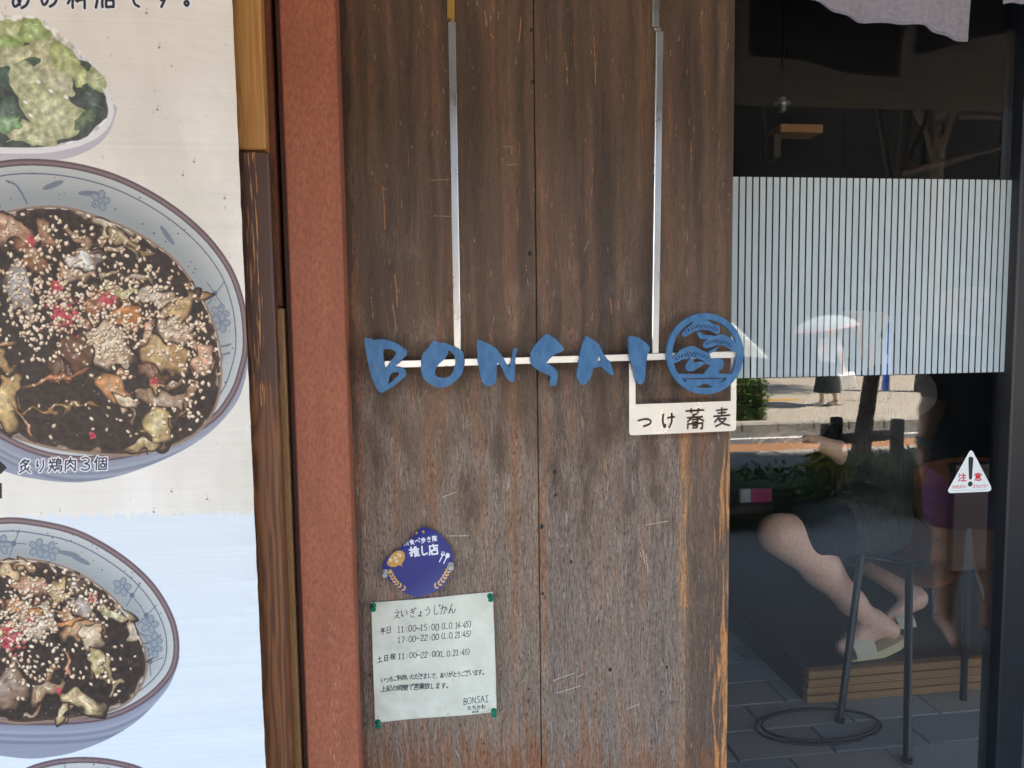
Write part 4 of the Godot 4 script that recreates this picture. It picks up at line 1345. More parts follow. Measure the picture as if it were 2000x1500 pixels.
func build_setting() -> void:
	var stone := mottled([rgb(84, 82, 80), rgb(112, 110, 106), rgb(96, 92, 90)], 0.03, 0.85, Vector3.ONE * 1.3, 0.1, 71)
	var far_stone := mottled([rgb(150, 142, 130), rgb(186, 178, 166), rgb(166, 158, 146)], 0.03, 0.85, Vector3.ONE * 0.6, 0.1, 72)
	var asphalt := mottled([rgb(74, 74, 76), rgb(98, 97, 96), rgb(84, 84, 85)], 0.06, 0.9, Vector3.ONE * 1.1, 0.15, 73)
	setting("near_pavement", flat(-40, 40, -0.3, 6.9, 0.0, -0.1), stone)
	setting("ground", flat(-150, 150, -150, 150, -0.8, -0.8), asphalt)
	setting("road", flat(-60, 60, 6.85, 10.2, -0.27, ROAD_Y), asphalt)
	setting("cycle_lane", flat(-60, 60, 7.75, 8.7, -0.292, -0.322), mottled([rgb(150, 108, 76), rgb(176, 128, 92)], 0.05, 0.9, Vector3.ONE, 0.1, 74))
	setting("road_line", flat(-60, 60, 9.2, 9.36, -0.342, -0.347), mottled([rgb(226, 226, 222), rgb(206, 206, 200)], 0.06, 0.8, Vector3.ONE * 2, 0.0, 75))
	setting("lane_edge_line", flat(-60, 60, 7.45, 7.6, -0.284, -0.288), mottled([rgb(214, 160, 70), rgb(194, 140, 60)], 0.06, 0.8, Vector3.ONE * 2, 0.0, 76))
	var kerb_stone := mottled([rgb(146, 144, 138), rgb(176, 172, 164)], 0.05, 0.85, Vector3.ONE * 2, 0.1, 77)
	# kerbs, stone by stone where the glass mirrors them
	var row := thing("far_kerb", "sunlit grey kerb stones edging the far pavement across the road", "kerb", Vector3(4, FAR_Y, 10.15))
	for k in 14:
		var x := -1.0 + k * 0.62
		put("kerb_stone", one_box(Vector3(x, -0.5, 10.05), Vector3(x + 0.612, FAR_Y + 0.004, 10.22), 0.02), kerb_stone, row)
	put("kerb_stone", one_box(Vector3(-40, -0.5, 10.05), Vector3(-1.008, FAR_Y + 0.002, 10.22), 0.02), kerb_stone, row)
	put("kerb_stone", one_box(Vector3(7.69, -0.5, 10.05), Vector3(40, FAR_Y + 0.002, 10.22), 0.02), kerb_stone, row)
	setting("near_kerb", one_box(Vector3(-40, -0.6, 6.72), Vector3(40, -0.085, 6.88), 0.02), kerb_stone)
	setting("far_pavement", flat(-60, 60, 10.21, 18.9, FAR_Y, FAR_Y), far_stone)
	var tactile := mottled([rgb(206, 158, 62), rgb(186, 138, 52)], 0.05, 0.85, Vector3.ONE * 2, 0.0, 78)
	var guide := thing("tactile_strip", "yellow tactile guide tiles along the far pavement", "tactile paving", Vector3(4, FAR_Y, 13.3))
	for k in 26:
		var x := 0.0 + k * 0.305
		put("tile", one_box(Vector3(x, FAR_Y - 0.02, 13.2), Vector3(x + 0.3, FAR_Y + 0.006, 13.5), 0.003), tactile, guide)

	# the shop's shell, so that daylight enters it only through the glass
	var plaster: Material = mats.dark_wall
	setting("inner_floor", one_box(Vector3(-2.2, -0.3, -9.2), Vector3(4.4, FLOOR_Y - 0.012, -0.14)), mottled([rgb(24, 24, 24), rgb(34, 34, 34)], 0.04, 0.8, Vector3.ONE * 2, 0.0, 79))
	setting("back_wall", one_box(Vector3(-2.2, -0.3, -9.35), Vector3(4.4, 2.9, -9.2)), plaster)
	setting("side_wall", one_box(Vector3(-2.35, -0.3, -9.35), Vector3(-2.2, 2.9, -0.05)), plaster)
	setting("far_side_wall", one_box(Vector3(4.4, -0.3, -9.35), Vector3(4.55, 2.9, -0.05)), plaster)
	setting("inner_ceiling", one_box(Vector3(-2.35, 2.75, -9.35), Vector3(4.55, 2.9, -0.05)), plaster)

# ---------------------------------------------------------------- banner, posts, planks
func build_shop_front() -> void:
	# plank wall
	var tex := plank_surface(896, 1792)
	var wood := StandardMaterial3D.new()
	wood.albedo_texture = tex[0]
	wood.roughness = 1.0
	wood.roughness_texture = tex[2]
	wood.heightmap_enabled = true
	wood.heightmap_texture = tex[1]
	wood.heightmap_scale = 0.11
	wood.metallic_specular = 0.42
	var x0 := on_plane(660, 750, 0).x
	var x1 := on_plane(1440, 750, 0).x
	var y1 := on_plane(1050, -30, 0).y
	var y0 := on_plane(1050, 1530, 0).y
	uv_x = x0
	uv_w = x1 - x0
	uv_h = y1 - y0
	var seam := on_plane(1050, 750, 0).x
	var left := on_plane(672, 750, 0).x
	var right := on_plane(1428, 750, 0).x
	var wall := thing("plank_wall", "dark stained weathered plank wall carrying the blue lettered sign", "wall", Vector3((left + right) / 2, 0.05, 0))
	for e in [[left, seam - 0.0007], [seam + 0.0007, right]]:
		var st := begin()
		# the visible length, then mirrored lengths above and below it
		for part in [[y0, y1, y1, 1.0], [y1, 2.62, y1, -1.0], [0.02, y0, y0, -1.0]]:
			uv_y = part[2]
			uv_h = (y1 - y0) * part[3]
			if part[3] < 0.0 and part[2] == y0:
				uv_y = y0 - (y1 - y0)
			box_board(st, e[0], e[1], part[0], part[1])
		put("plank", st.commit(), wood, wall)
	uv_h = 1.0
	uv_w = 1.0
	# dark strip standing between post and planks, and what lies behind the boards
	put("backing", one_box(Vector3(left - 0.02, 0.02, -0.06), Vector3(right - 0.006, 2.62, -0.034)), mats.gasket, wall)

	# rust-red steel post
	var pz := 0.07
	var pl := on_plane(573, 750, pz).x
	var pr := on_plane(678, 750, pz).x
	uv_x = pl
	uv_y = 2.0
	uv_w = (pr - pl)
	uv_h = 1.35
	var rust := plain(Color.WHITE, 0.62)
	rust.albedo_texture = rust_surface(256, 2048)
	rust.heightmap_enabled = true
	rust.heightmap_scale = 0.02
	rust.heightmap_texture = rust.albedo_texture
	var post := thing("steel_post", "rust red coated steel post between timber batten and plank wall", "post", Vector3((pl + pr) / 2, 0, 0.03))
	put("face", one_box(Vector3(pl, 0.0, pz - 0.006), Vector3(pr, 2.62, pz), 0.002), rust, post)
	put("flange", one_box(Vector3(pr - 0.006, 0.0, -0.01), Vector3(pr - 0.0005, 2.62, pz - 0.0065), 0.0), rust, post)
	put("flange", one_box(Vector3(pl + 0.0005, 0.0, -0.01), Vector3(pl + 0.006, 2.62, pz - 0.0065), 0.0), rust, post)
	uv_w = 1.0
	uv_h = 1.0

	# timber battens left of the post
	var bz := 0.092
	var top_cut := on_plane(490, 293, bz).y
	var bl := on_plane(430, 750, bz).x
	var br := on_plane(542, 750, bz).x
	var h_low := on_plane(500, 293, bz).y - on_plane(500, 1540, bz).y
	var low_tex := timber(160, 1280, rgb(150, 98, 58), rgb(84, 48, 28), [[0.55, 0.49, 16.0], [0.6, 0.86, 10.0], [0.6, 0.69, 7.0]], 81, 0.36, 16.0)
	var low := plain(Color.WHITE, 0.5)
	low.albedo_texture = low_tex[0]
	low.heightmap_enabled = true
	low.heightmap_texture = low_tex[1]
	low.heightmap_scale = 0.06
	var honey_tex := timber(160, 640, rgb(208, 160, 96), rgb(178, 122, 62), [[0.62, 0.93, 6.0]], 84, 0.0, 9.0)
	var honey := plain(Color.WHITE, 0.5)
	honey.albedo_texture = honey_tex[0]
	honey.heightmap_enabled = true
	honey.heightmap_texture = honey_tex[1]
	honey.heightmap_scale = 0.03
	uv_x = bl
	uv_w = br - bl
	uv_y = top_cut
	uv_h = h_low
	var bt := thing("timber_batten", "brown timber batten beside the menu banner, stained dark above and bare below a knot", "batten", Vector3((bl + br) / 2, 0, 0.05))
	put("board", one_box(Vector3(bl, 0.0, 0.03), Vector3(br, top_cut - 0.0015, bz), 0.0025), low, bt)
	var bt2 := thing("timber_batten", "short honey coloured board at the top, above the dark stained batten", "batten", Vector3((bl + br) / 2, top_cut, 0.05))
	var br2 := on_plane(513, 150, bz).x
	uv_y = top_cut + 0.62
	uv_h = 0.62
	put("board", one_box(Vector3(bl, top_cut + 0.0015, 0.03), Vector3(br2, 2.62, bz - 0.003), 0.0025), honey, bt2)
	# narrow strips behind: red-brown above, olive tan below, and a dark reveal
	var sz := 0.062
	var cut := on_plane(545, 600, sz).y
	var sl := br2 - 0.01
	var sr := on_plane(557, 750, sz).x
	uv_x = 0.0
	uv_w = 1.0
	uv_y = 0.0
	uv_h = 1.0
	var strip := thing("timber_strip", "narrow red brown painted strip behind the batten, ending above the tan one", "strip", Vector3(sr, cut, 0.04))
	put("lath", one_box(Vector3(sl, cut + 0.001, 0.02), Vector3(sr, 2.62, sz), 0.002), mottled([rgb(106, 58, 40), rgb(122, 70, 48)], 0.03, 0.55, Vector3(9, 1, 9), 0.02, 86), strip)
	var strip2 := thing("timber_strip", "narrow olive tan strip running down beside the bare timber batten", "strip", Vector3(sr, 0, 0.04))
	put("lath", one_box(Vector3(sl, 0.0, 0.02), Vector3(sr + 0.003, cut - 0.001, sz + 0.006), 0.002), mottled([rgb(124, 92, 54), rgb(146, 110, 68), rgb(112, 82, 48)], 0.03, 0.5, Vector3(16, 1, 16), 0.03, 87), strip2)
	var reveal := thing("timber_strip", "dark brown reveal strip recessed between batten and rust red post", "strip", Vector3(sr + 0.01, 0, 0.03))
	put("lath", one_box(Vector3(sr + 0.0035, 0.0, 0.0), Vector3(pl - 0.0005, 2.62, 0.05), 0.001), mottled([rgb(78, 46, 36), rgb(94, 56, 42)], 0.03, 0.6, Vector3(9, 1, 9), 0.0, 88), reveal)
	setting("front_wall", one_box(Vector3(-2.35, -0.3, -0.1), Vector3(left + 0.01, 2.9, -0.062)), mats.dark_wall)
	setting("front_wall_behind_banner", one_box(Vector3(-2.35, 0.0, -0.06), Vector3(bl + 0.02, 2.62, 0.028)), mats.walnut)

	# menu banner: a printed vinyl sheet with a slightly wavy right edge
	var a := on_plane(-160, -60, BANNER_Z)
	var right_top := on_plane(454, 0, BANNER_Z)
	var right_low := on_plane(519, 1500, BANNER_Z)
	banner_lo = Vector2(a.x, on_plane(0, 1560, BANNER_Z).y)
	banner_hi = Vector2(right_top.x + 0.05, a.y)
	banner_size = Vector2(1280, 2944)
	var print_ := banner_print(1280, 2944)
	var vinyl := plain(Color.WHITE, 0.42)
	vinyl.albedo_texture = print_
	vinyl.metallic_specular = 0.45
	vinyl.cull_mode = BaseMaterial3D.CULL_DISABLED
	var ripple := noise(9.0, 2, 91)
	var st := begin()
	var lean := (right_low.x - right_top.x) / (right_low.y - right_top.y)
	var wave := func(u: float, v: float) -> Vector3:
		var y := lerpf(banner_hi.y, banner_lo.y, v)
		var xr := right_top.x + (y - right_top.y) * lean
		var x := lerpf(banner_lo.x, xr, u)
		var near := pow(clampf((u - 0.55) / 0.45, 0.0, 1.0), 2.0)
		var z := BANNER_Z + 0.004 * sin(x * 7.0 + y * 2.0) * 0.5 + near * (0.0011 * sin(y * 95.0 + sin(y * 23.0) * 2.0) + 0.0016 * ripple.get_noise_2d(x * 3.0, y * 7.0))
		return Vector3(x, y, z)
	sheet(st, 30, 180, wave, 0.0)
	# the print is laid out in the sheet's own metres
	var raw: Array = st.commit_to_arrays()
	var vs: PackedVector3Array = raw[Mesh.ARRAY_VERTEX]
	var uvs: PackedVector2Array = raw[Mesh.ARRAY_TEX_UV]
	for k in vs.size():
		uvs[k] = Vector2((vs[k].x - banner_lo.x) / (banner_hi.x - banner_lo.x), (banner_hi.y - vs[k].y) / (banner_hi.y - banner_lo.y))
	raw[Mesh.ARRAY_TEX_UV] = uvs
	var bm := ArrayMesh.new()
	bm.add_surface_from_arrays(Mesh.PRIMITIVE_TRIANGLES, raw)
	var banner := thing("menu_banner", "large printed menu banner with bowls of soba soup at the left", "banner", Vector3(banner_lo.x, banner_lo.y, BANNER_Z))
	put("printed_sheet", bm, vinyl, banner)
	put("backing_board", one_box(Vector3(banner_lo.x, banner_lo.y, BANNER_Z - 0.014), Vector3(right_top.x - 0.02, banner_hi.y, BANNER_Z - 0.006)), mats.gasket, banner)
	put("hem_rod", one_tube([Vector3(banner_lo.x, banner_hi.y + 0.004, BANNER_Z), Vector3(right_top.x, banner_hi.y + 0.004, BANNER_Z)], [0.006, 0.006], 10), mats.black_metal, banner)

	# canopy shading the front; unseen upper storeys made tall to shade the pavement
	var up := thing("canopy", "deep timber lined canopy over the shop front", "canopy", Vector3(1.0, 2.62, 1.2))
	for k in 15:
		put("soffit_board", one_box(Vector3(-4.0, 2.62, -0.05 + k * 0.182), Vector3(6.0, 2.64, 0.127 + k * 0.182), 0.003), mats.soffit, up)
	put("slab", one_box(Vector3(-4.0, 2.645, -0.05), Vector3(6.0, 2.9, 2.68)), mats.walnut, up)
	var storey := thing("shading_storeys", "unseen upper storeys above the canopy, made tall and wide to shade the near pavement", "building", Vector3(1, 2.9, -3))
	put("wall", one_box(Vector3(-12.0, 2.905, -9.0), Vector3(34.0, 26.0, 0.0)), mottled([rgb(120, 112, 104), rgb(140, 132, 122)], 0.02, 0.85, Vector3.ONE, 0.05, 92), storey)

func box_board(st: SurfaceTool, xa: float, xb: float, ya: float, yb: float) -> void:
	var z := 0.0
	var c := 0.0015
	quad(st, Vector3(xa + c, ya, z), Vector3(xb - c, ya, z), Vector3(xb - c, yb, z), Vector3(xa + c, yb, z), Vector3.BACK)
	quad(st, Vector3(xa, ya, z - c), Vector3(xa + c, ya, z), Vector3(xa + c, yb, z), Vector3(xa, yb, z - c), Vector3(-1, 0, 1))
	quad(st, Vector3(xb - c, ya, z), Vector3(xb, ya, z - c), Vector3(xb, yb, z - c), Vector3(xb - c, yb, z), Vector3(1, 0, 1))
	quad(st, Vector3(xb, ya, z - c), Vector3(xb, ya, -0.032), Vector3(xb, yb, -0.032), Vector3(xb, yb, z - c), Vector3.RIGHT)
	quad(st, Vector3(xa, ya, z - c), Vector3(xa, ya, -0.032), Vector3(xa, yb, -0.032), Vector3(xa, yb, z - c), Vector3.LEFT)

# ---------------------------------------------------------------- the sign
func build_sign() -> void:
	var z := 0.040            # face of the letters
	var base := on_plane(1100, 700, z)
	var sign_ := thing("shop_sign", "BONSAI sign of blue metal letters and pine emblem on stainless steel bars", "sign", base)
	var bar := func(called: String, ax: float, ay: float, bx: float, by: float, width: float, zb: float, m: Material = mats.steel) -> void:
		var a := on_plane(ax, ay, zb)
		var b := on_plane(bx, by, zb)
		var d := (b - a).normalized()
		var ang := atan2(d.y, d.x)
		var st := begin()
		var mid := (a + b) / 2
		var half := Vector3(a.distance_to(b) / 2, width / 2, 0.003)
		box(st, mid - half, mid + half, 0.0006, Basis(Vector3.BACK, ang), mid)
		put(called, st.commit(), m, sign_)
	bar.call("crossbar", 750, 712, 1440, 692, 0.0108, 0.0305)
	bar.call("hanging_bar", 882.5, 44, 893.5, 700, 0.0102, 0.0265)
	bar.call("hanging_bar", 1288, 62, 1279, 690, 0.0106, 0.0265)
	bar.call("wall_bracket", 880, -260, 880.5, 38, 0.0106, 0.006, mats.brass)
	bar.call("wall_bracket", 1279.5, -260, 1280.5, 54, 0.0106, 0.006)
	bar.call("bracket_step", 880.5, 41, 887, 41, 0.005, 0.0165, mats.brass)
	bar.call("bracket_step", 1278, 58, 1290, 58, 0.005, 0.0165)
	# letters traced from their outlines: [outline, holes...] with the origin and scale of the zoom they were read from
	var z4 := [690.0, 620.0, 4.762]
	var z8 := [690.0, 600.0, 2.5]
	var letters := [
		[z4, [103, 185, 140, 192, 200, 212, 260, 200, 330, 212, 390, 235, 440, 262, 465, 285, 500, 305, 495, 350, 470, 375, 440, 400, 435, 420, 380, 460, 440, 465, 480, 485, 495, 520, 485, 550, 440, 585, 395, 625, 330, 665, 285, 690, 265, 705, 240, 690, 205, 640, 185, 590, 165, 530, 140, 440, 120, 330, 108, 250],
			[280, 300, 330, 292, 380, 305, 400, 325, 385, 360, 345, 410, 315, 455, 298, 470, 290, 440, 285, 380, 278, 340], [335, 545, 360, 520, 395, 505, 428, 515, 420, 540, 380, 575, 340, 610, 318, 620, 330, 590]],
		[z4, [745, 205, 760, 220, 810, 240, 850, 235, 890, 250, 940, 275, 1000, 305, 1022, 325, 1025, 360, 1038, 400, 1030, 470, 1015, 520, 980, 565, 930, 605, 880, 640, 830, 655, 770, 650, 720, 625, 670, 590, 640, 545, 628, 480, 630, 400, 640, 350, 670, 310, 700, 280, 715, 250, 740, 232],
			[885, 300, 910, 320, 940, 350, 950, 390, 950, 440, 930, 500, 900, 545, 850, 565, 800, 560, 765, 540, 758, 510, 770, 470, 800, 430, 840, 395, 868, 360, 880, 330]],
		[z4, [1155, 205, 1180, 210, 1230, 232, 1290, 262, 1340, 300, 1385, 360, 1415, 410, 1450, 465, 1465, 420, 1480, 350, 1490, 295, 1505, 285, 1530, 290, 1525, 320, 1510, 360, 1508, 430, 1505, 500, 1500, 560, 1498, 600, 1470, 600, 1440, 580, 1410, 535, 1370, 450, 1340, 400, 1335, 450, 1330, 530, 1335, 580, 1310, 620, 1250, 645, 1225, 630, 1200, 600, 1185, 540, 1170, 470, 1158, 390, 1152, 300]],
		[z4, [1795, 155, 1830, 165, 1880, 200, 1920, 240, 1955, 280, 1962, 305, 1930, 320, 1890, 335, 1850, 365, 1820, 395, 1795, 425, 1830, 440, 1870, 470, 1900, 505, 1902, 560, 1892, 600, 1885, 635, 1850, 640, 1830, 632, 1832, 590, 1828, 545, 1790, 525, 1740, 505, 1700, 480, 1660, 440, 1645, 400, 1652, 320, 1680, 270, 1720, 225, 1760, 180]],
		[z8, [1135, 140, 1165, 155, 1200, 180, 1215, 215, 1235, 250, 1255, 265, 1265, 300, 1272, 330, 1255, 330, 1235, 312, 1215, 292, 1185, 295, 1170, 300, 1165, 330, 1145, 365, 1130, 380, 1105, 372, 1092, 335, 1095, 300, 1105, 250, 1110, 215, 1120, 180], [1205, 235, 1213, 262, 1190, 268]],
		[z8, [1345, 145, 1365, 142, 1395, 150, 1425, 170, 1445, 190, 1448, 205, 1435, 235, 1432, 265, 1428, 300, 1425, 340, 1420, 365, 1405, 378, 1388, 372, 1380, 340, 1370, 300, 1350, 250, 1345, 190]]]
	for l in letters:
		var o: Array = l[0]
		var holes := []
		for k in range(2, l.size()):
			holes.append(ragged(traced(l[k], o[0], o[1], o[2], z), 0.0003))
		put("letter", await cut_plate([ragged(traced(l[1], o[0], o[1], o[2], z), 0.00045)], holes, z - 0.006, z), mats.blue_paint, sign_)
	# pine emblem in a ring
	var at := func(pts: Array) -> PackedVector2Array: return traced(pts, 1200, 590, 5.357, z)
	var ring := []
	var inner := []
	for k in 72:
		var a := TAU * k / 72
		ring.append_array([950 + 403 * cos(a), 540 + 425 * sin(a)])
		var q := Vector2(950 + 342 * cos(a), 540 + 360 * sin(a))
		inner.append_array([q.x, minf(q.y, 752 - (q.x - 950) * 0.01)])
	var ring_mesh := await cut_plate([at.call(ring)], [at.call(inner), at.call([705, 797, 1178, 790, 1160, 815, 1115, 842, 1142, 803, 735, 809, 757, 842, 722, 818]), at.call([835, 880, 900, 878, 925, 858, 985, 858, 1000, 878, 1040, 880, 1000, 893, 935, 900, 880, 893])], z - 0.006, z)
	var emblem := put("emblem_ring", ring_mesh, mats.blue_paint, sign_)
	var tree_outline := [[945, 758, 985, 690, 1000, 665, 960, 645, 930, 655, 880, 690, 830, 720, 790, 725, 755, 710, 745, 670, 765, 635, 790, 595, 830, 595, 838, 635, 890, 622, 950, 626, 1020, 595, 1090, 590, 1135, 610, 1145, 650, 1130, 690, 1100, 720, 1085, 756],
		[985, 520, 1030, 495, 1092, 468, 1062, 510, 1005, 535, 990, 560], [868, 312, 910, 315, 925, 335, 980, 345, 1030, 352, 1062, 368, 1000, 384, 935, 388, 900, 382, 880, 350]]
	var adds := []
	for p in tree_outline:
		adds.append(curve(at.call(p), true, 3))
	put("pine_trunk", await cut_plate(adds, [], z - 0.0045, z - 0.0006), mats.blue_paint, emblem)
	var clouds := [
		[[710, 320, 760, 270, 800, 240, 830, 200, 870, 186, 910, 178, 950, 180, 1000, 205, 1040, 235, 1080, 240, 1105, 270, 1105, 310, 1080, 338, 1040, 318, 990, 297, 940, 290, 890, 292, 840, 308, 790, 338, 740, 362, 710, 350], Vector2(908, 205), Vector2(722, 338), Vector2(908, 285), Vector2(1092, 318)],
		[[930, 440, 960, 400, 1010, 375, 1060, 355, 1110, 340, 1160, 345, 1210, 375, 1250, 400, 1272, 430, 1300, 480, 1290, 520, 1250, 522, 1215, 492, 1170, 463, 1120, 452, 1070, 455, 1020, 468, 970, 484, 940, 472], Vector2(1110, 358), Vector2(945, 462), Vector2(1110, 445), Vector2(1272, 505)],
		[[598, 612, 640, 560, 690, 500, 740, 480, 790, 462, 840, 462, 890, 490, 930, 515, 980, 530, 1005, 570, 1002, 612, 970, 634, 930, 614, 880, 594, 820, 583, 760, 591, 700, 608, 650, 638, 605, 632], Vector2(812, 488), Vector2(625, 622), Vector2(812, 575), Vector2(988, 612)]]
	for c in clouds:
		var cuts := []
		for side in [1, 2]:
			var tip: Vector2 = c[2] if side == 1 else c[4]
			for k in 6:
				var f := (k + 0.5) / 6.2
				var low: Vector2 = (c[3] as Vector2).lerp(tip, f) + Vector2(0, -sin(f * PI) * 16.0)
				var lean := (tip - (c[3] as Vector2)).normalized()
				var high: Vector2 = low + Vector2(lean.x * 8.0, -(52.0 - 26.0 * f))
				low += Vector2(-lean.x * 16.0, -6)
				var n := (high - low).orthogonal().normalized() * 7.0
				cuts.append(at.call([low.x + n.x * 0.5, low.y + n.y * 0.5, high.x + n.x, high.y + n.y, high.x - n.x, high.y - n.y, low.x - n.x * 0.5, low.y - n.y * 0.5]))
			var rim := PackedVector2Array()
			for k in 9:
				rim.append((c[3] as Vector2).lerp(tip, k / 8.0) + Vector2(0, -sin(k / 8.0 * PI) * 16.0))
		put("pine_cloud", await cut_plate([curve(at.call(c[0]), true, 3)], cuts, z - 0.004, z - 0.0002), mats.blue_paint, emblem)
	# name plate with cut characters
	var pz := 0.031
	var plate_at := func(pts: Array) -> PackedVector2Array: return traced(pts, 1200, 590, 5.357, pz)
	var plate := [155, 640, 218, 638, 222, 1070, 1218, 1036, 1222, 580, 1280, 578, 1272, 1325, 1262, 1342, 1245, 1348, 185, 1394, 165, 1390, 155, 1372]
	var cuts := []
	for g in [["つ", 315, 1252, 185, 130], ["け", 566, 1235, 165, 180], ["蕎", 842, 1222, 225, 235], ["麦", 1124, 1202, 195, 210]]:
		for s in pen_strokes(g[0]):
			var pts := []
			for v in s:
				pts.append_array([g[1] + (v.x - 0.5) * g[3], g[2] + (v.y - 0.5) * g[4] - (v.x - 0.5) * g[3] * 0.04])
			var line: PackedVector2Array = plate_at.call(pts)
			for p in Geometry2D.offset_polyline(line, 0.00165, Geometry2D.JOIN_ROUND, Geometry2D.END_ROUND):
				if not Geometry2D.is_polygon_clockwise(p):
					cuts.append(p)
	put("name_plate", await cut_plate([plate_at.call(plate)], cuts, pz - 0.002, pz), mats.steel, sign_)

# ---------------------------------------------------------------- notice, stickers, pins
func world2(x: float, y: float, z: float) -> Vector2:
	var p := on_plane(x, y, z)
	return Vector2(p.x, p.y)

func build_papers() -> void:
	# opening hours on a laminated square sheet
	var z := 0.004
	sheet_z = z
	var tl := world2(725, 1177, z)
	var tr := world2(962.5, 1156, z)
	var bl := world2(733, 1411, z)
	var br := world2(970, 1389, z)
	sheet_o = tl
	sheet_u = tr - tl
	sheet_v = bl - tl
	var paper := plain(Color.WHITE, 0.32)
	paper.albedo_texture = notice_print()
	var creases := NoiseTexture2D.new()
	creases.width = 512
	creases.height = 512
	creases.noise = noise(0.006, 3, 95)
	paper.heightmap_enabled = true
	paper.heightmap_texture = creases
	paper.heightmap_scale = 0.3
	var edge := PackedVector2Array()
	for c in [[tl, tr], [tr, br], [br, bl], [bl, tl]]:
		for k in 12:
			edge.append((c[0] as Vector2).lerp(c[1], k / 12.0))
	var bend := func(p: Vector2) -> float: return 0.0022 + 0.0016 * sin((p.x - tl.x) * 34.0 + p.y * 11.0) + 0.0008 * sin(p.y * 60.0) + 0.006 * pow(clampf(((p - bl).dot((br - bl).normalized()) / bl.distance_to(br) - 0.5) * 2.0, -1.0, 1.0), 4.0) * pow(sin(clampf((tl.y - p.y) / (tl.y - bl.y), 0.0, 1.0) * PI), 2.0)
	var notice := put("hours_notice", cut_sheet(edge, z, bend, 0.0006), paper)
	tag(notice, "square pale paper with handwritten opening hours pinned to the planks", "notice")
	# round sticker, its rim curling off the wood
	sheet_z = 0.004
	var lo := world2(740, 1020, 0.004)
	var hi := world2(895, 1175, 0.004)
	sheet_o = lo
	sheet_u = Vector2(hi.x - lo.x, 0)
	sheet_v = Vector2(0, hi.y - lo.y)
	var glossy := plain(Color.WHITE, 0.4)
	glossy.albedo_texture = round_sticker_print()
	var outline := curve(traced([715, 155, 790, 180, 870, 230, 950, 310, 1010, 400, 1030, 500, 1015, 590, 985, 680, 935, 760, 880, 815, 800, 855, 700, 895, 630, 910, 560, 895, 480, 860, 400, 800, 330, 740, 290, 690, 265, 640, 258, 570, 290, 510, 340, 460, 430, 400, 520, 330, 580, 270, 630, 200, 670, 170], 700, 1000, 5.5556, 0.004), true, 3)
	var mid := world2(818, 1098, 0.004)
	var curl := func(p: Vector2) -> float:
		var d := p - mid
		var s := absf(d.dot(Vector2(0.55, -0.83)))
		return 0.0012 + pow(clampf((s - 0.022) / 0.03, 0.0, 1.2), 2.0) * 0.009
	var round_ := put("round_sticker", cut_sheet(outline, 0.004, curl, 0.0005), glossy)
	tag(round_, "curled round navy blue sticker with white and gold print above the notice", "sticker")
	var clear := plain(Color(0.75, 0.76, 0.76), 0.15)
	var green := plain(rgb(20, 128, 96), 0.25)
	for p in [[752, 1116, "clear push pin at the left edge of the round blue sticker"], [880, 1102, "clear push pin at the right edge of the round blue sticker"]]:
		push_pin(on_plane(p[0], p[1], 0.0105), clear, p[2], "clear push pins")
	for p in [[729, 1182, "green push pin in the top left corner of the hours notice"], [957, 1163, "green push pin in the top right corner of the hours notice"], [738, 1409, "green push pin in the bottom left corner of the hours notice"], [965, 1387, "green push pin in the bottom right corner of the hours notice"]]:
		push_pin(on_plane(p[0], p[1], 0.0075), green, p[2], "green push pins")
	# warning triangle on the door glass
	var gz := GLASS_Z + 0.0037
	sheet_z = gz
	lo = world2(1850, 878, gz)
	hi = world2(1940, 968, gz)
	sheet_o = lo
	sheet_u = Vector2(hi.x - lo.x, 0)
	sheet_v = Vector2(0, hi.y - lo.y)
	var warn := plain(Color.WHITE, 0.35)
	warn.albedo_texture = warning_print()
	var tri_pts := traced([545, 270, 585, 245, 625, 270, 1065, 1115, 1082, 1175, 1060, 1225, 1010, 1250, 80, 1290, 35, 1270, 22, 1225, 40, 1180], 1850, 860, 12.5, gz)
	var fine := PackedVector2Array()
	for k in tri_pts.size():
		for j in 3:
			fine.append(tri_pts[k].lerp(tri_pts[(k + 1) % tri_pts.size()], j / 3.0))
	var warn_o := put("warning_sticker", cut_sheet(fine, gz, func(_p): return 0.0, 0.0003), warn)
	tag(warn_o, "white triangular caution sticker with black exclamation mark on the glass door", "sticker")

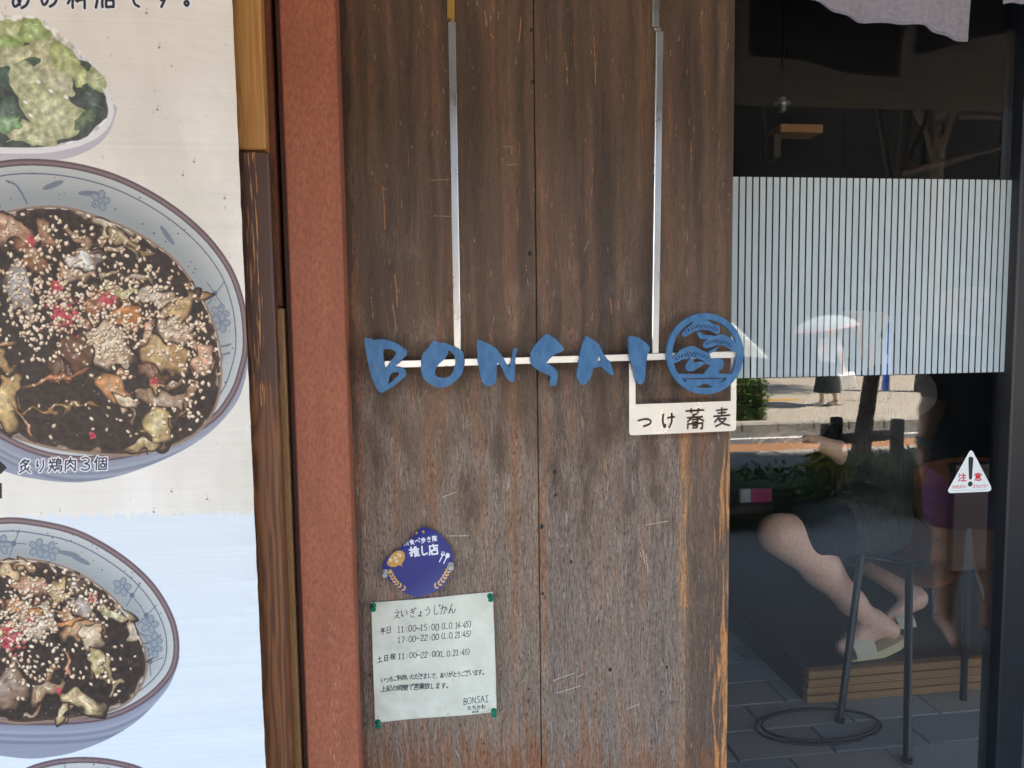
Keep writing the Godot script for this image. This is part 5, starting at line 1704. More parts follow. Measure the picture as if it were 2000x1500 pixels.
# ---------------------------------------------------------------- glass door and curtain
func build_door() -> void:
	var z := GLASS_Z
	var xl := on_plane(1395, 750, z).x
	var xr := on_plane(1966, 900, z).x
	var top := 2.3
	var low := 0.2
	var door := thing("glass_door", "glass sliding door with pale striped film band at the right", "door", Vector3((xl + xr) / 2, low, z))
	put("pane", one_box(Vector3(xl, low + 0.1, z - 0.003), Vector3(xr + 0.008, top - 0.06, z + 0.003)), mats.glass, door)
	put("stile", one_box(Vector3(xl - 0.05, low, z - 0.018), Vector3(xl, top, z + 0.018), 0.002), mats.door_metal, door)
	var sx := on_plane(1972, 900, z + 0.018).x
	put("gasket", one_box(Vector3(xr, low + 0.1, z + 0.0032), Vector3(sx + 0.001, top - 0.06, z + 0.012), 0.001), mats.gasket, door)
	put("stile", one_box(Vector3(sx, low, z - 0.018), Vector3(sx + 0.055, top, z + 0.018), 0.003), mats.door_metal, door)
	put("top_rail", one_box(Vector3(xl, top - 0.06, z - 0.017), Vector3(sx, top, z + 0.017), 0.002), mats.door_metal, door)
	put("bottom_rail", one_box(Vector3(xl, low, z - 0.017), Vector3(sx, low + 0.1, z + 0.017), 0.002), mats.door_metal, door)
	# striped privacy film on the inner face
	var fz := z - 0.0036
	var a := on_plane(1432, 346, fz)
	var b := on_plane(1977.5, 351, fz)
	var ylow := (on_plane(1440, 739, fz).y + on_plane(1966, 726, fz).y) / 2
	var ytop := (a.y + b.y) / 2
	var n := 43
	var pitch := (b.x - a.x) / (n - 0.23)
	for k in range(-2, n):
		var x := a.x + k * pitch
		put("film_stripe", one_box(Vector3(x, ylow, fz - 0.0004), Vector3(x + pitch * 0.77, ytop, fz)), mats.film, door)
	# first stile shows; unseen panes added beyond it to let daylight in
	var nx := sx + 0.056
	var leaf := thing("extended_glazing", "dark stile at the right edge, with unseen panes added beyond it to light the room", "window", Vector3(nx, low, z - 0.045))
	for k in 3:
		var x := nx + k * 0.98
		put("stile", one_box(Vector3(x - 0.03, low, z - 0.062), Vector3(x + 0.03, top, z - 0.026), 0.002), mats.door_metal, leaf)
		put("pane", one_box(Vector3(x + 0.03, low + 0.1, z - 0.047), Vector3(x + 0.95, top - 0.06, z - 0.041)), mats.glass, leaf)
		put("bottom_rail", one_box(Vector3(x + 0.031, low, z - 0.061), Vector3(x + 0.949, low + 0.1, z - 0.027), 0.002), mats.door_metal, leaf)
		put("top_rail", one_box(Vector3(x + 0.031, top - 0.06, z - 0.061), Vector3(x + 0.949, top, z - 0.027), 0.002), mats.door_metal, leaf)
	nx += 2.0
	setting("door_header", one_box(Vector3(xl - 0.06, top + 0.002, -0.16), Vector3(4.55, 2.9, -0.045)), mats.dark_wall)
	setting("front_wall_right", one_box(Vector3(nx + 0.965, -0.3, -0.16), Vector3(4.55, top + 0.001, -0.045)), mats.dark_wall)
	setting("threshold", one_box(Vector3(xl - 0.06, -0.3, -0.2), Vector3(nx + 0.96, low - 0.002, -0.03), 0.004), mottled([rgb(120, 120, 120), rgb(150, 148, 146)], 0.06, 0.7, Vector3.ONE * 3, 0.05, 96))
	setting("front_wall_behind_planks", one_box(Vector3(on_plane(660, 750, -0.08).x, -0.3, -0.12), Vector3(xl - 0.051, 2.9, -0.066)), mats.dark_wall)
	# shop curtain
	var cloth := mottled([rgb(132, 130, 146), rgb(150, 148, 162), rgb(164, 158, 160)], 0.02, 0.9, Vector3.ONE * 3, 0.0, 97)
	var weave := NoiseTexture2D.new()
	weave.width = 256
	weave.height = 256
	weave.seamless = true
	weave.noise = noise(0.25, 2, 98)
	cloth.heightmap_enabled = true
	cloth.heightmap_texture = weave
	cloth.heightmap_scale = 0.06
	cloth.uv1_scale = Vector3.ONE * 9
	cloth.rim_enabled = true
	cloth.rim = 0.3
	var cz := 0.02
	var p0 := on_plane(1574, 14, cz)
	var p1 := on_plane(1899, 76, cz)
	var topy := 2.2
	var piece := func(l: Vector3, r: Vector3, lt: float, rt: float, label: String) -> void:
		var t := thing("shop_curtain", label, "curtain", Vector3((l.x + r.x) / 2, l.y, cz), "shop curtain panels")
		var st := begin()
		var f := func(u: float, v: float) -> Vector3:
			var low_ := l.lerp(r, u)
			var dip := 0.008 * exp(-pow((u - 0.0) / 0.06, 2.0))
			var up := Vector3(lerpf(lt, rt, u), topy, cz - 0.02)
			var q := up.lerp(low_ + Vector3(0, dip, 0), v)
			return q + Vector3(0, 0, 0.012 * sin(u * 11.0 + 0.8) * v + 0.004 * sin(u * 31.0) * v)
		sheet(st, 40, 16, f, 0.0016)
		put("cloth", st.commit(), cloth, t)
		var hem := begin()
		var pts := []
		for k in 25:
			pts.append(f.call(k / 24.0, 0.985))
		tube(hem, pts, range(25).map(func(_k): return 0.0024), 6)
		put("hem", hem.commit(), cloth, t)
	piece.call(p0, p1, p0.x + 0.01, p1.x + 0.02, "pale lavender grey shop curtain blown aslant above the glass door")
	piece.call(on_plane(1951, 22, cz), on_plane(2250, -60, cz), on_plane(1958, 0, cz).x, on_plane(2260, 0, cz).x, "corner of the next grey curtain panel at the top right edge")
	var rod := thing("curtain_rod", "dark rod carrying the shop curtain above the door", "rod", Vector3(1.0, topy, 0))
	put("pole", one_tube([Vector3(right_of_wall(), topy, 0.0), Vector3(2.2, topy, 0.0)], [0.011, 0.011]), mats.black_metal, rod)

func right_of_wall() -> float:
	return on_plane(1436, 0, 0).x

const PLATFORM := 0.11

# ---------------------------------------------------------------- the room behind the glass
func build_interior() -> void:
	# stone floor tiles in running bond
	var tiles := [mottled([rgb(122, 124, 126), rgb(148, 148, 148)], 0.05, 0.5, Vector3.ONE * 3, 0.05, 101), mottled([rgb(108, 110, 114), rgb(134, 136, 138)], 0.05, 0.5, Vector3.ONE * 3, 0.05, 102), mottled([rgb(124, 118, 114), rgb(146, 140, 134)], 0.05, 0.5, Vector3.ONE * 3, 0.05, 103)]
	var floor_ := thing("tile_floor", "dark grey stone tile floor inside the glass door", "floor", Vector3(1.0, FLOOR_Y, -0.8))
	floor_.set_meta("kind", "structure")
	for j in 18:
		for i in (9 if j < 7 else 4):
			var x := 0.3 + i * 0.3 + (0.15 if j % 2 else 0.0)
			var zz := -0.205 - (j + 1) * 0.148
			var lift := rng.randf_range(-0.001, 0.001)
			put("tile", one_box(Vector3(x, FLOOR_Y - 0.01, zz), Vector3(x + 0.292, FLOOR_Y + lift, zz + 0.141), 0.0008), tiles[(i * 7 + j * 3 + rng.randi() % 2) % 3], floor_)
	# low wooden platform
	var step_z := -1.07
	var xl := on_plane(1576, 1340, step_z).x
	var grain := timber(1024, 128, rgb(188, 148, 96), rgb(110, 76, 44), [], 104, 0.0, 4.0)
	var wood := plain(Color.WHITE, 0.55)
	wood.albedo_texture = grain[0]
	# grain runs along the board: swap the axes
	var turned: Image = (grain[0] as ImageTexture).get_image()
	turned.rotate_90(CLOCKWISE)
	wood.albedo_texture = ImageTexture.create_from_image(turned)
	var step := thing("platform", "low wooden platform edge inside the door under the chair", "platform", Vector3(xl + 1.0, FLOOR_Y, step_z - 0.8))
	uv_x = 0.0
	uv_y = 0.0
	uv_w = 0.14
	uv_h = 1.0
	var st := begin()
	for k in 4:
		var ya := FLOOR_Y + 0.002 + k * PLATFORM / 4.0
		uv_y = ya
		uv_w = 1.6
		uv_h = 0.12
		put("board", one_box(Vector3(xl + k * 0.002, ya, step_z - 0.03), Vector3(4.38, ya + PLATFORM / 4.0 - 0.002, step_z + (0.0 if k % 2 else 0.003)), 0.002), wood, step)
	uv_w = 1.0
	uv_h = 1.0
	put("top", one_box(Vector3(xl, FLOOR_Y, -9.19), Vector3(4.38, FLOOR_Y + PLATFORM, step_z - 0.031), 0.003), mats.walnut, step)
	# panel-backed bench at the right
	var pz := -1.0
	var p0 := on_plane(1866, 918, pz)
	var p1 := on_plane(1866, 1116, pz)
	var part := thing("bench_back", "dark brown wooden bench back inside, behind the caution sticker", "bench", Vector3(p0.x + 0.3, FLOOR_Y, pz))
	put("panel", one_box(Vector3(p0.x, p1.y, pz - 0.03), Vector3(p0.x + 0.9, p0.y, pz), 0.003), mats.walnut, part)
	put("cap", one_box(Vector3(p0.x - 0.004, p0.y + 0.0005, pz - 0.036), Vector3(p0.x + 0.9, p0.y + 0.018, pz + 0.006), 0.003), mats.walnut, part)
	for x in [p0.x + 0.07, p0.x + 0.85]:
		put("leg", one_tube([Vector3(x, p1.y, pz - 0.015), Vector3(x, FLOOR_Y, pz - 0.015)], [0.011, 0.011], 10), mats.black_metal, part)
	# small table end with a menu card
	var tz := -1.5
	var t1 := on_plane(1511, 986, tz)
	var table := thing("table", "end of a dark wooden table behind the plank wall edge", "table", Vector3(t1.x - 0.3, FLOOR_Y, tz - 0.2))
	put("top", one_box(Vector3(t1.x - 0.7, t1.y - 0.035, tz - 0.5), Vector3(t1.x, t1.y, tz), 0.004), mats.walnut, table)
	put("leg", one_box(Vector3(t1.x - 0.4, FLOOR_Y, tz - 0.28), Vector3(t1.x - 0.34, t1.y - 0.036, tz - 0.22), 0.003), mats.black_metal, table)
	put("foot", one_box(Vector3(t1.x - 0.55, FLOOR_Y, tz - 0.4), Vector3(t1.x - 0.19, FLOOR_Y + 0.02, tz - 0.1), 0.004), mats.black_metal, table)
	var card := thing("menu_card", "small pink and white card standing on the table end", "card", on_plane(1476, 984, tz - 0.05))
	var ca := on_plane(1446, 984, tz - 0.05)
	var cb := on_plane(1467, 956, tz - 0.05)
	var cc := on_plane(1508, 956, tz - 0.05)
	put("white_half", one_box(Vector3(ca.x, t1.y + 0.001, tz - 0.07), Vector3(cb.x, cb.y, tz - 0.05), 0.001), plain(rgb(216, 206, 210), 0.5), card)
	put("pink_half", one_box(Vector3(cb.x + 0.0005, t1.y + 0.001, tz - 0.07), Vector3(cc.x, cb.y, tz - 0.0496), 0.001), plain(rgb(214, 72, 122), 0.5), card)
	# chair: brown shell on black legs
	var chair_z := -1.32
	var seat := on_plane(1796, 1080, chair_z)
	var chair := thing("chair", "brown shell chair with black metal legs under the seated person", "chair", Vector3(seat.x, FLOOR_Y, chair_z))
	var shell := begin()
	var f := func(u: float, v: float) -> Vector3:      # u across the seat (z), v from front lip to top of the back
		var w := (u - 0.5) * 2.0
		var cup := w * w
		var x: float
		var y: float
		var wing := 0.24 * smoothstep(0.02, 0.6, v) * cup
		if v < 0.5:
			var k := v / 0.5
			x = lerpf(-0.2, 0.17, k)
			y = -0.02 - 0.03 * sin(k * PI) + wing
		else:
			var k := (v - 0.5) / 0.5
			x = 0.17 + 0.12 * sin(k * PI / 2) - 0.1 * cup * (1.0 - 0.3 * k)
			y = -0.02 + 0.36 * k + wing * (1.0 - k) - 0.06 * cup * k
		return seat + Vector3(x, y, w * (0.29 - 0.05 * absf(v - 0.5)))
	sheet(shell, 20, 26, f, 0.008)
	put("shell", shell.commit(), mottled([rgb(160, 94, 50), rgb(184, 114, 64)], 0.02, 0.42, Vector3.ONE * 3, 0.02, 105), chair)
	for l in [[1682, 1085, -1.1, 1640, 1410, -0.95], [1776, 1100, -1.08, 1771, 1490, -0.72], [1816, 1100, -1.5, 1818, 1330, -1.42], [1898, 1100, -1.5, 1925, 1330, -1.42]]:
		var a := on_plane(l[0], l[1], l[2])
		var b := on_plane(l[3], l[4], l[5])
		b.y = FLOOR_Y + (PLATFORM + 0.002 if l[5] < step_z else 0.002)
		put("leg", one_tube([a, b], [0.0125, 0.011], 12), mats.black_metal, chair)
		put("foot", one_tube([b, b + Vector3(0, 0.012, 0)], [0.015, 0.015], 12), mats.gasket, chair)
	put("leg_brace", one_tube([on_plane(1682, 1088, -1.1), on_plane(1776, 1102, -1.08), on_plane(1816, 1100, -1.5)], [0.01, 0.01, 0.01], 10), mats.black_metal, chair)
	# wire hoop on the floor
	var hz := -0.93
	var hc := on_plane(1598, 1395, hz)
	var hoop := begin()
	for e in [[0.2, 0.1, 0.0], [0.185, 0.088, 0.012]]:
		var pts := []
		for k in 49:
			var a := TAU * k / 48
			pts.append(Vector3(hc.x + cos(a) * e[0], FLOOR_Y + 0.006 + e[2], hz + sin(a) * e[1] + e[2]))
		tube(hoop, pts, range(49).map(func(_k): return 0.0042), 8, false)
	var hoop_o := put("wire_hoop", hoop.commit(), mats.black_metal)
	tag(hoop_o, "black wire hoop lying on the tile floor before the chair", "hoop")
	# fittings high up in the dark
	var lamp_at := on_plane(1528, 206, -1.8)
	var lamp := thing("ceiling_fitting", "small silver fitting hanging in the dark above the striped film", "fitting", lamp_at)
	put("stem", one_tube([Vector3(lamp_at.x, 2.75, lamp_at.z), lamp_at + Vector3(0, 0.03, 0)], [0.006, 0.006], 8), mats.black_metal, lamp)
	put("collar", one_tube([lamp_at + Vector3(0, 0.03, 0), lamp_at + Vector3(0, 0.012, 0)], [0.016, 0.016], 14), mats.steel, lamp)
	put("flange", one_tube([lamp_at + Vector3(0, 0.011, 0), lamp_at + Vector3(0, 0.004, 0)], [0.034, 0.034], 18), mats.steel, lamp)
	put("neck", one_tube([lamp_at + Vector3(0, 0.0035, 0), lamp_at + Vector3(0, -0.026, 0)], [0.018, 0.015], 14), mats.steel, lamp)
	var shade_at := on_plane(1560, 252, -1.9)
	var shade := thing("shelf_box", "orange brown wooden shelf end high in the dark room", "shelf", shade_at)
	put("board", one_box(shade_at + Vector3(-0.09, -0.018, -0.1), shade_at + Vector3(0.1, 0.016, 0.02), 0.003), mats.honey, shade)
	put("bracket", one_box(shade_at + Vector3(-0.11, -0.12, -0.1), shade_at + Vector3(-0.075, -0.0185, 0.0), 0.003), mats.walnut, shade)
	var beam_a := on_plane(1760, 340, -2.4)
	var beam_b := on_plane(1972, 286, -2.2)
	var beam := thing("beam", "slanting brown timber beam in the dark room, right of the shelf", "beam", beam_a)
	put("timber", one_tube([beam_a, beam_b], [0.03, 0.014], 6), mats.walnut, beam)
	var rail := thing("picture_rail", "thin pale rail glinting in the dark beside the door stile", "rail", on_plane(1925, 233, -2.0))
	put("strip", one_box(on_plane(1872, 234, -2.0), on_plane(1974, 230, -2.0) + Vector3(0, 0.006, 0.01), 0.001), mats.walnut, rail)

# ---------------------------------------------------------------- people
func build_people() -> void:
	# seated person, facing left, seen through the glass
	var z := -1.36
	var nz := -1.27
	var hip := on_plane(1704, 1028, z)
	var near_hip := on_plane(1698, 1032, z + 0.08)
	var near_knee := on_plane(1522, 1042, nz + 0.12)
	var near_ankle := on_plane(1708, 1218, nz + 0.1)
	var heel := on_plane(1738, 1230, nz + 0.1)
	var toe := on_plane(1643, 1263, nz + 0.11)
	var far_hip := on_plane(1704, 1032, z - 0.09)
	var far_knee := on_plane(1600, 1036, nz - 0.4)
	var far_ankle := on_plane(1786, 1212, nz - 0.14)
	far_ankle.y = FLOOR_Y + PLATFORM + 0.085
	var far_toe := far_ankle + Vector3(-0.14, -0.075, 0.03)
	var chest := on_plane(1712, 806, z)
	var neck := on_plane(1704, 706, z)
	var skull := on_plane(1690, 630, z)
	var person := thing("person", "seated person in dark shorts and grey top with bare legs and beige slide sandals", "person", Vector3(hip.x, FLOOR_Y, z))
	var calf := near_knee.lerp(near_ankle, 0.4) + Vector3(0.012, 0.006, 0)
	var shoulder := chest + Vector3(0.0, 0.09, 0.17)
	var elbow := on_plane(1652, 886, z + 0.16)
	var wrist := on_plane(1594, 864, z + 0.2)
	var body := flesh([
		[near_hip, near_knee, 0.092, 0.06], [near_knee + Vector3(-0.022, 0.004, 0), near_knee + Vector3(-0.012, -0.03, 0), 0.036, 0.032], [near_knee, near_knee.lerp(near_ankle, 0.16), 0.056, 0.052], [near_knee.lerp(near_ankle, 0.14), calf, 0.053, 0.06], [calf, near_knee.lerp(near_ankle, 0.75), 0.06, 0.042], [near_knee.lerp(near_ankle, 0.75), near_ankle, 0.042, 0.034], [near_ankle, heel, 0.037, 0.034], [near_ankle, toe.lerp(heel, 0.35), 0.036, 0.032], [toe.lerp(heel, 0.35), toe, 0.034, 0.022],
		[far_hip, far_knee, 0.09, 0.06], [far_knee, far_ankle, 0.056, 0.036], [far_ankle, far_toe, 0.038, 0.024], [hip, chest, 0.12, 0.12], [chest, neck, 0.11, 0.056], [chest + Vector3(0, 0.09, -0.16), shoulder, 0.07, 0.07],
		[shoulder, elbow, 0.05, 0.038], [elbow, wrist, 0.038, 0.026], [shoulder + Vector3(0, 0, -0.36), elbow + Vector3(0.02, -0.02, -0.34), 0.055, 0.042], [elbow + Vector3(0.02, -0.02, -0.34), wrist + Vector3(0, 0, -0.2), 0.042, 0.028]], 0.014, 0.035)
	put("body", joined([body, flesh(head_bones(skull, Vector3(-0.96, -0.15, 0.2).normalized()), 0.009, 0.02), flesh(hand_bones(wrist, Vector3(-0.93, 0.25, 0.1).normalized(), Vector3(0, 0.2, 1).normalized(), Vector3(0, -1, 0)), 0.005, 0.008), flesh(hand_bones(wrist + Vector3(0, 0, -0.2), Vector3(-0.95, 0.1, 0.2).normalized(), Vector3(0, 0.2, -1).normalized(), Vector3(0, -1, 0)), 0.005, 0.008)]), mats.skin, person)
	face_parts(person, skull, Vector3(-0.96, -0.15, 0.2).normalized(), mats.black_hair)
	var navy := mottled([rgb(26, 30, 40), rgb(40, 44, 58)], 0.02, 0.85, Vector3(9, 3, 3), 0.5, 111)
	put("shorts", flesh([[near_hip, near_hip.lerp(near_knee, 0.7), 0.12, 0.1], [far_hip, far_hip.lerp(far_knee, 0.8), 0.12, 0.09], [hip + Vector3(0, 0.05, 0), hip, 0.13, 0.125]], 0.013, 0.02), navy, person)
	put("shirt", flesh([[hip + Vector3(0.0, 0.04, 0), chest, 0.13, 0.128], [chest, neck + Vector3(0, -0.05, 0), 0.12, 0.07], [chest + Vector3(0, 0.09, -0.18), shoulder + Vector3(0, 0, 0.01), 0.08, 0.082], [shoulder, shoulder.lerp(elbow, 0.97), 0.07, 0.056],
		[shoulder + Vector3(0, 0, -0.36), shoulder.lerp(elbow, 0.7) + Vector3(0, 0, -0.36), 0.076, 0.062], [near_hip + Vector3(0, 0.04, 0.02), near_hip.lerp(near_knee, 0.26) + Vector3(0, 0.0, 0.01), 0.13, 0.122]], 0.014, 0.03), mottled([rgb(56, 56, 52), rgb(84, 83, 76)], 0.015, 0.9, Vector3(9, 1.5, 5), 0.8, 112), person)
	var rubber := plain(rgb(206, 190, 150), 0.6)
	for e in [[heel, toe, true], [far_ankle + Vector3(0.05, -0.055, 0), far_toe, false]]:
		var h: Vector3 = e[0]
		var t: Vector3 = e[1]
		var d := (t - h).normalized()
		var up := Vector3(d.y, -d.x, 0) * (1.0 if -d.x > 0 else -1.0)
		up = up.normalized() if up.y > 0 else -up.normalized()
		var shoe := put("sandal", sole(h - d * 0.045, t + d * 0.05, up, 0.047, 0.03), rubber, person)
		var m := h.lerp(t, 0.68)
		var arch := begin()
		var g := func(u: float, v: float) -> Vector3:
			var a := u * PI
			return m + d * (v - 0.5) * 0.075 + Vector3(0, 0, cos(a) * 0.05) + up * (sin(a) * 0.062 - 0.03)
		sheet(arch, 14, 4, g, 0.004)
		put("strap", arch.commit(), plain(rgb(196, 186, 158), 0.7), shoe)
	# standing person on the pavement, mirrored in the glass
	var sz := 1.7
	var p_hip := street(1884, 930, sz)
	var p_chest := street(1892, 752, sz)
	var p_neck := street(1888, 650, sz)
	var p_skull := street(1884, 582, sz)
	var p_sh := street(1846, 690, sz)
	var p_el := street(1818, 800, sz - 0.02)
	var p_wr := street(1803, 872, sz - 0.1)
	var foot_y := 0.0
	var stand := thing("person", "standing person in patterned dark shirt, wristwatch and purple shorts mirrored beside the sticker", "person", Vector3(p_hip.x, foot_y, sz))
	var lk := street(1850, 1090, sz - 0.03)
	var la := Vector3(lk.x + 0.02, foot_y + 0.08, sz)
	var rk := lk + Vector3(0.16, 0, -0.06)
	var ra := la + Vector3(0.18, 0, -0.06)
	var l_hip := p_hip + Vector3(-0.05, 0, 0.02)
	var r_hip := p_hip + Vector3(0.1, 0, -0.02)
	var other_sh := p_chest + Vector3(0.17, 0.08, -0.06)
	var sbody := flesh([[l_hip, lk, 0.085, 0.058], [lk, la, 0.056, 0.036], [la, la + Vector3(-0.05, -0.05, -0.14), 0.038, 0.026], [r_hip, rk, 0.085, 0.058], [rk, ra, 0.056, 0.036], [ra, ra + Vector3(0.04, -0.05, -0.14), 0.038, 0.026],
		[p_hip, p_chest, 0.13, 0.14], [p_chest, p_neck, 0.12, 0.056], [p_sh, other_sh, 0.065, 0.065], [p_sh, p_el, 0.054, 0.043], [p_el, p_wr, 0.043, 0.028], [other_sh, other_sh + Vector3(0.06, -0.27, 0), 0.054, 0.042], [other_sh + Vector3(0.06, -0.27, 0), other_sh + Vector3(0.0, -0.44, -0.16), 0.042, 0.028]], 0.014, 0.035)
	put("body", joined([sbody, flesh(head_bones(p_skull, Vector3(-0.3, -0.1, -0.95).normalized()), 0.009, 0.02), flesh(hand_bones(p_wr, Vector3(0.02, -1, 0.1).normalized(), Vector3(-0.5, 0, -0.86).normalized(), Vector3(0.4, 0, -0.6)), 0.005, 0.008), flesh(hand_bones(other_sh + Vector3(0.0, -0.44, -0.16), Vector3(-0.3, -0.5, -0.8).normalized(), Vector3(-0.8, 0.2, 0.4).normalized(), Vector3(0, -1, 0)), 0.005, 0.008)]), mats.skin, stand)
	face_parts(stand, p_skull, Vector3(-0.3, -0.1, -0.95).normalized(), mats.black_hair)
	put("shorts", flesh([[l_hip, l_hip.lerp(lk, 0.42), 0.115, 0.105], [r_hip, r_hip.lerp(rk, 0.42), 0.115, 0.105], [p_hip + Vector3(0, 0.06, 0), p_hip, 0.14, 0.14]], 0.013, 0.02), mottled([rgb(104, 66, 132), rgb(124, 84, 152)], 0.05, 0.85, Vector3.ONE * 6, 0.1, 113), stand)
	put("shirt", flesh([[p_hip + Vector3(0, 0.06, 0), p_chest, 0.16, 0.16], [p_chest, p_neck + Vector3(0, -0.05, 0), 0.135, 0.07], [p_sh, other_sh, 0.078, 0.078], [p_sh, p_sh.lerp(p_el, 0.62), 0.074, 0.07], [other_sh, other_sh + Vector3(0.05, -0.17, 0), 0.074, 0.07]], 0.014, 0.03), mottled([rgb(18, 18, 22), rgb(24, 26, 34), rgb(30, 34, 46), rgb(120, 116, 130)], 0.06, 0.9, Vector3.ONE * 5, 0.0, 114), stand)
	put("wristwatch", one_tube([p_wr + Vector3(0, 0.035, -0.005), p_wr + Vector3(0, 0.012, 0)], [0.036, 0.034], 18), plain(rgb(176, 188, 186), 0.3, 0.6), stand)

func sole(a: Vector3, b: Vector3, up: Vector3, half: float, thick: float) -> ArrayMesh:
	var st := begin()
	var d := b - a
	var n := 14
	var edge := []
	for k in n * 2:
		var f := float(k) / n if k < n else 2.0 - float(k) / n
		var w := half * (0.55 + 0.45 * sin(clampf(f * 1.15, 0.0, 1.0) * PI * 0.62)) * sqrt(clampf(minf(f, 1.0 - f) * 9.0, 0.0, 1.0))
		edge.append(a + d * f + Vector3(0, 0, w if k < n else -w))
	var c := (a + b) / 2
	for k in edge.size():
		var p: Vector3 = edge[k]
		var q: Vector3 = edge[(k + 1) % edge.size()]
		var low := -up * 0.034
		tri(st, c + low, p + low, q + low, up)
		tri(st, c + low - up * thick, p + low - up * thick, q + low - up * thick, -up)
		quad(st, p + low, q + low, q + low - up * thick, p + low - up * thick, (p + q) / 2 - c)
	return st.commit()

# ---------------------------------------------------------------- the street that the door glass mirrors
func build_street() -> void:
	# near planting bed: dark low hedge, yellow-green shrub, log rail, tree
	hedge(Vector3(street(1400, 900, 4.2).x - 1.5, -0.05, 3.7), Vector3(street(1560, 900, 4.2).x, 0.25, 4.4), 5200, 0.05, "low dark green hedge by the near kerb, left of the yellow shrub", Color(0.04, 0.09, 0.02), Color(0.13, 0.22, 0.05))
	hedge(Vector3(street(1690, 900, 4.2).x, -0.05, 3.8), Vector3(street(2100, 900, 4.2).x, 0.3, 4.5), 5200, 0.05, "low dark green hedge by the near kerb, right of the yellow shrub", Color(0.04, 0.09, 0.02), Color(0.13, 0.22, 0.05))
	var sb := street(1612, 980, 4.2)
	shrub(Vector3(sb.x, -0.05, 4.2), Vector3(0.2, 0.24, 0.2), 900, "rounded yellow green shrub between the two near hedges", Color(0.22, 0.2, 0.02), Color(0.4, 0.36, 0.05))
	var logs := thing("log_rail", "dark log rail fence with upright posts at the near kerb", "fence", street(1690, 930, 5.3) * Vector3(1, 0, 1))
	var log_mat := mottled([rgb(34, 30, 28), rgb(54, 48, 44)], 0.05, 0.85, Vector3(4, 1, 4), 0.3, 121)
	for p in [[1634, 815, 5.3, 0.058], [1753, 819, 5.3, 0.062], [1612, 829, 5.0, 0.042]]:
		var t := street(p[0], p[1], p[2])
		put("post", one_tube([Vector3(t.x, -0.06, t.z), t + Vector3(0, -0.012, 0), t], [p[3], p[3], p[3] * 0.84], 18), log_mat, logs)
	put("rail", one_tube([street(1570, 858, 5.32), street(1640, 858, 5.31)], [0.04, 0.045], 14), log_mat, logs)
	put("rail", one_tube([street(1640, 858, 5.3), street(1752, 848, 5.3)], [0.052, 0.052], 14), log_mat, logs)
	var tb := street(1676, 930, 5.7)
	var tt := street(1705, 720, 5.7)
	tree(Vector3(tb.x, -0.1, 5.7), Vector3((tt.x - tb.x) * 4.2, 0, 0.1), 4.4, 0.075, Vector3(1.5, 1.1, 1.4), 7000, "slim leaning street tree rising behind the log rail", Color(0.03, 0.065, 0.016), Color(0.09, 0.17, 0.04))
	# far side: sunlit hedge, trees, banner, pedestrian, dark shop fronts
	var ha := street(1484, 832, 10.7)
	hedge(Vector3(ha.x - 2.4, FAR_Y, 10.45), Vector3(ha.x, FAR_Y + 0.66, 11.2), 9000, 0.055, "clipped sunlit green hedge on the far pavement", Color(0.05, 0.11, 0.02), Color(0.16, 0.27, 0.055))
	var far_base := street(1806, 800, 14.2)
	tree(Vector3(far_base.x, FAR_Y, 14.2), Vector3(0.1, 0, 0), 7.6, 0.17, Vector3(2.2, 1.2, 2.0), 8000, "far street tree with bare trunk right of the blue flag", Color(0.03, 0.065, 0.016), Color(0.09, 0.17, 0.04))
	var fb := street(1727, 790, 12.6)
	var flag := thing("banner_flag", "tall slim blue banner flag on the far pavement", "flag", Vector3(fb.x, FAR_Y, 12.6))
	put("pole", one_tube([Vector3(fb.x + 0.1, FAR_Y, 12.6), Vector3(fb.x + 0.1, 1.75, 12.6)], [0.012, 0.01], 8), mats.steel, flag)
	var fl := begin()
	var wave := func(u: float, v: float) -> Vector3: return Vector3(fb.x - 0.08 + u * 0.17 + v * 0.02, lerpf(1.7, -0.02, v), 12.6 + 0.03 * sin(v * 7.0 + u * 3.0))
	sheet(fl, 6, 24, wave, 0.002)
	put("cloth", fl.commit(), plain(rgb(60, 96, 190), 0.8), flag)
	pedestrian()
	# dark shop building across the road
	var shop := thing("far_building", "dark shop building across the road with pale awning", "building", Vector3(6, FAR_Y, 22))
	var facade := mottled([rgb(26, 26, 28), rgb(40, 39, 40)], 0.03, 0.8, Vector3.ONE * 0.4, 0.05, 122)
	put("wall", one_box(Vector3(-26, 2.9, 19.5), Vector3(34, 8, 30)), facade, shop)
	put("wall", one_box(Vector3(-26, FAR_Y, 22.5), Vector3(34, 2.895, 30)), facade, shop)
	for k in 12:
		var x := -25.0 + k * 5.0
		put("pillar", one_box(Vector3(x, FAR_Y, 19.55), Vector3(x + 0.5, 2.895, 20.05), 0.01), facade, shop)
		for row in [[3.1, 5.35], [5.55, 7.8]]:  # near-continuous dark panes, added so the sunlit facade mirrors dark
			for half in 2:
				put("window", one_box(Vector3(x + 0.1 + half * 2.45, row[0], 19.42), Vector3(x + 2.5 + half * 2.42, row[1], 19.49), 0.01), mats.darkening_pane, shop)
	var aw := street(1466, 690, 12.8)
	var awn := thing("awning", "sloping white shop awning seen past the emblem, across the road", "awning", Vector3(aw.x, FAR_Y, 13))
	var ast := begin()
	box(ast, Vector3(aw.x - 1.6, aw.y + 0.05, 12.5), Vector3(aw.x + 0.2, aw.y + 0.1, 14.2), 0.01, Basis(Vector3.BACK, -0.75), aw)
	put("canvas", ast.commit(), plain(rgb(226, 232, 232), 0.8), awn)
	put("post", one_tube([Vector3(aw.x + 0.02, FAR_Y, 12.7), Vector3(aw.x + 0.02, aw.y, 12.7)], [0.03, 0.03], 10), mats.steel, awn)
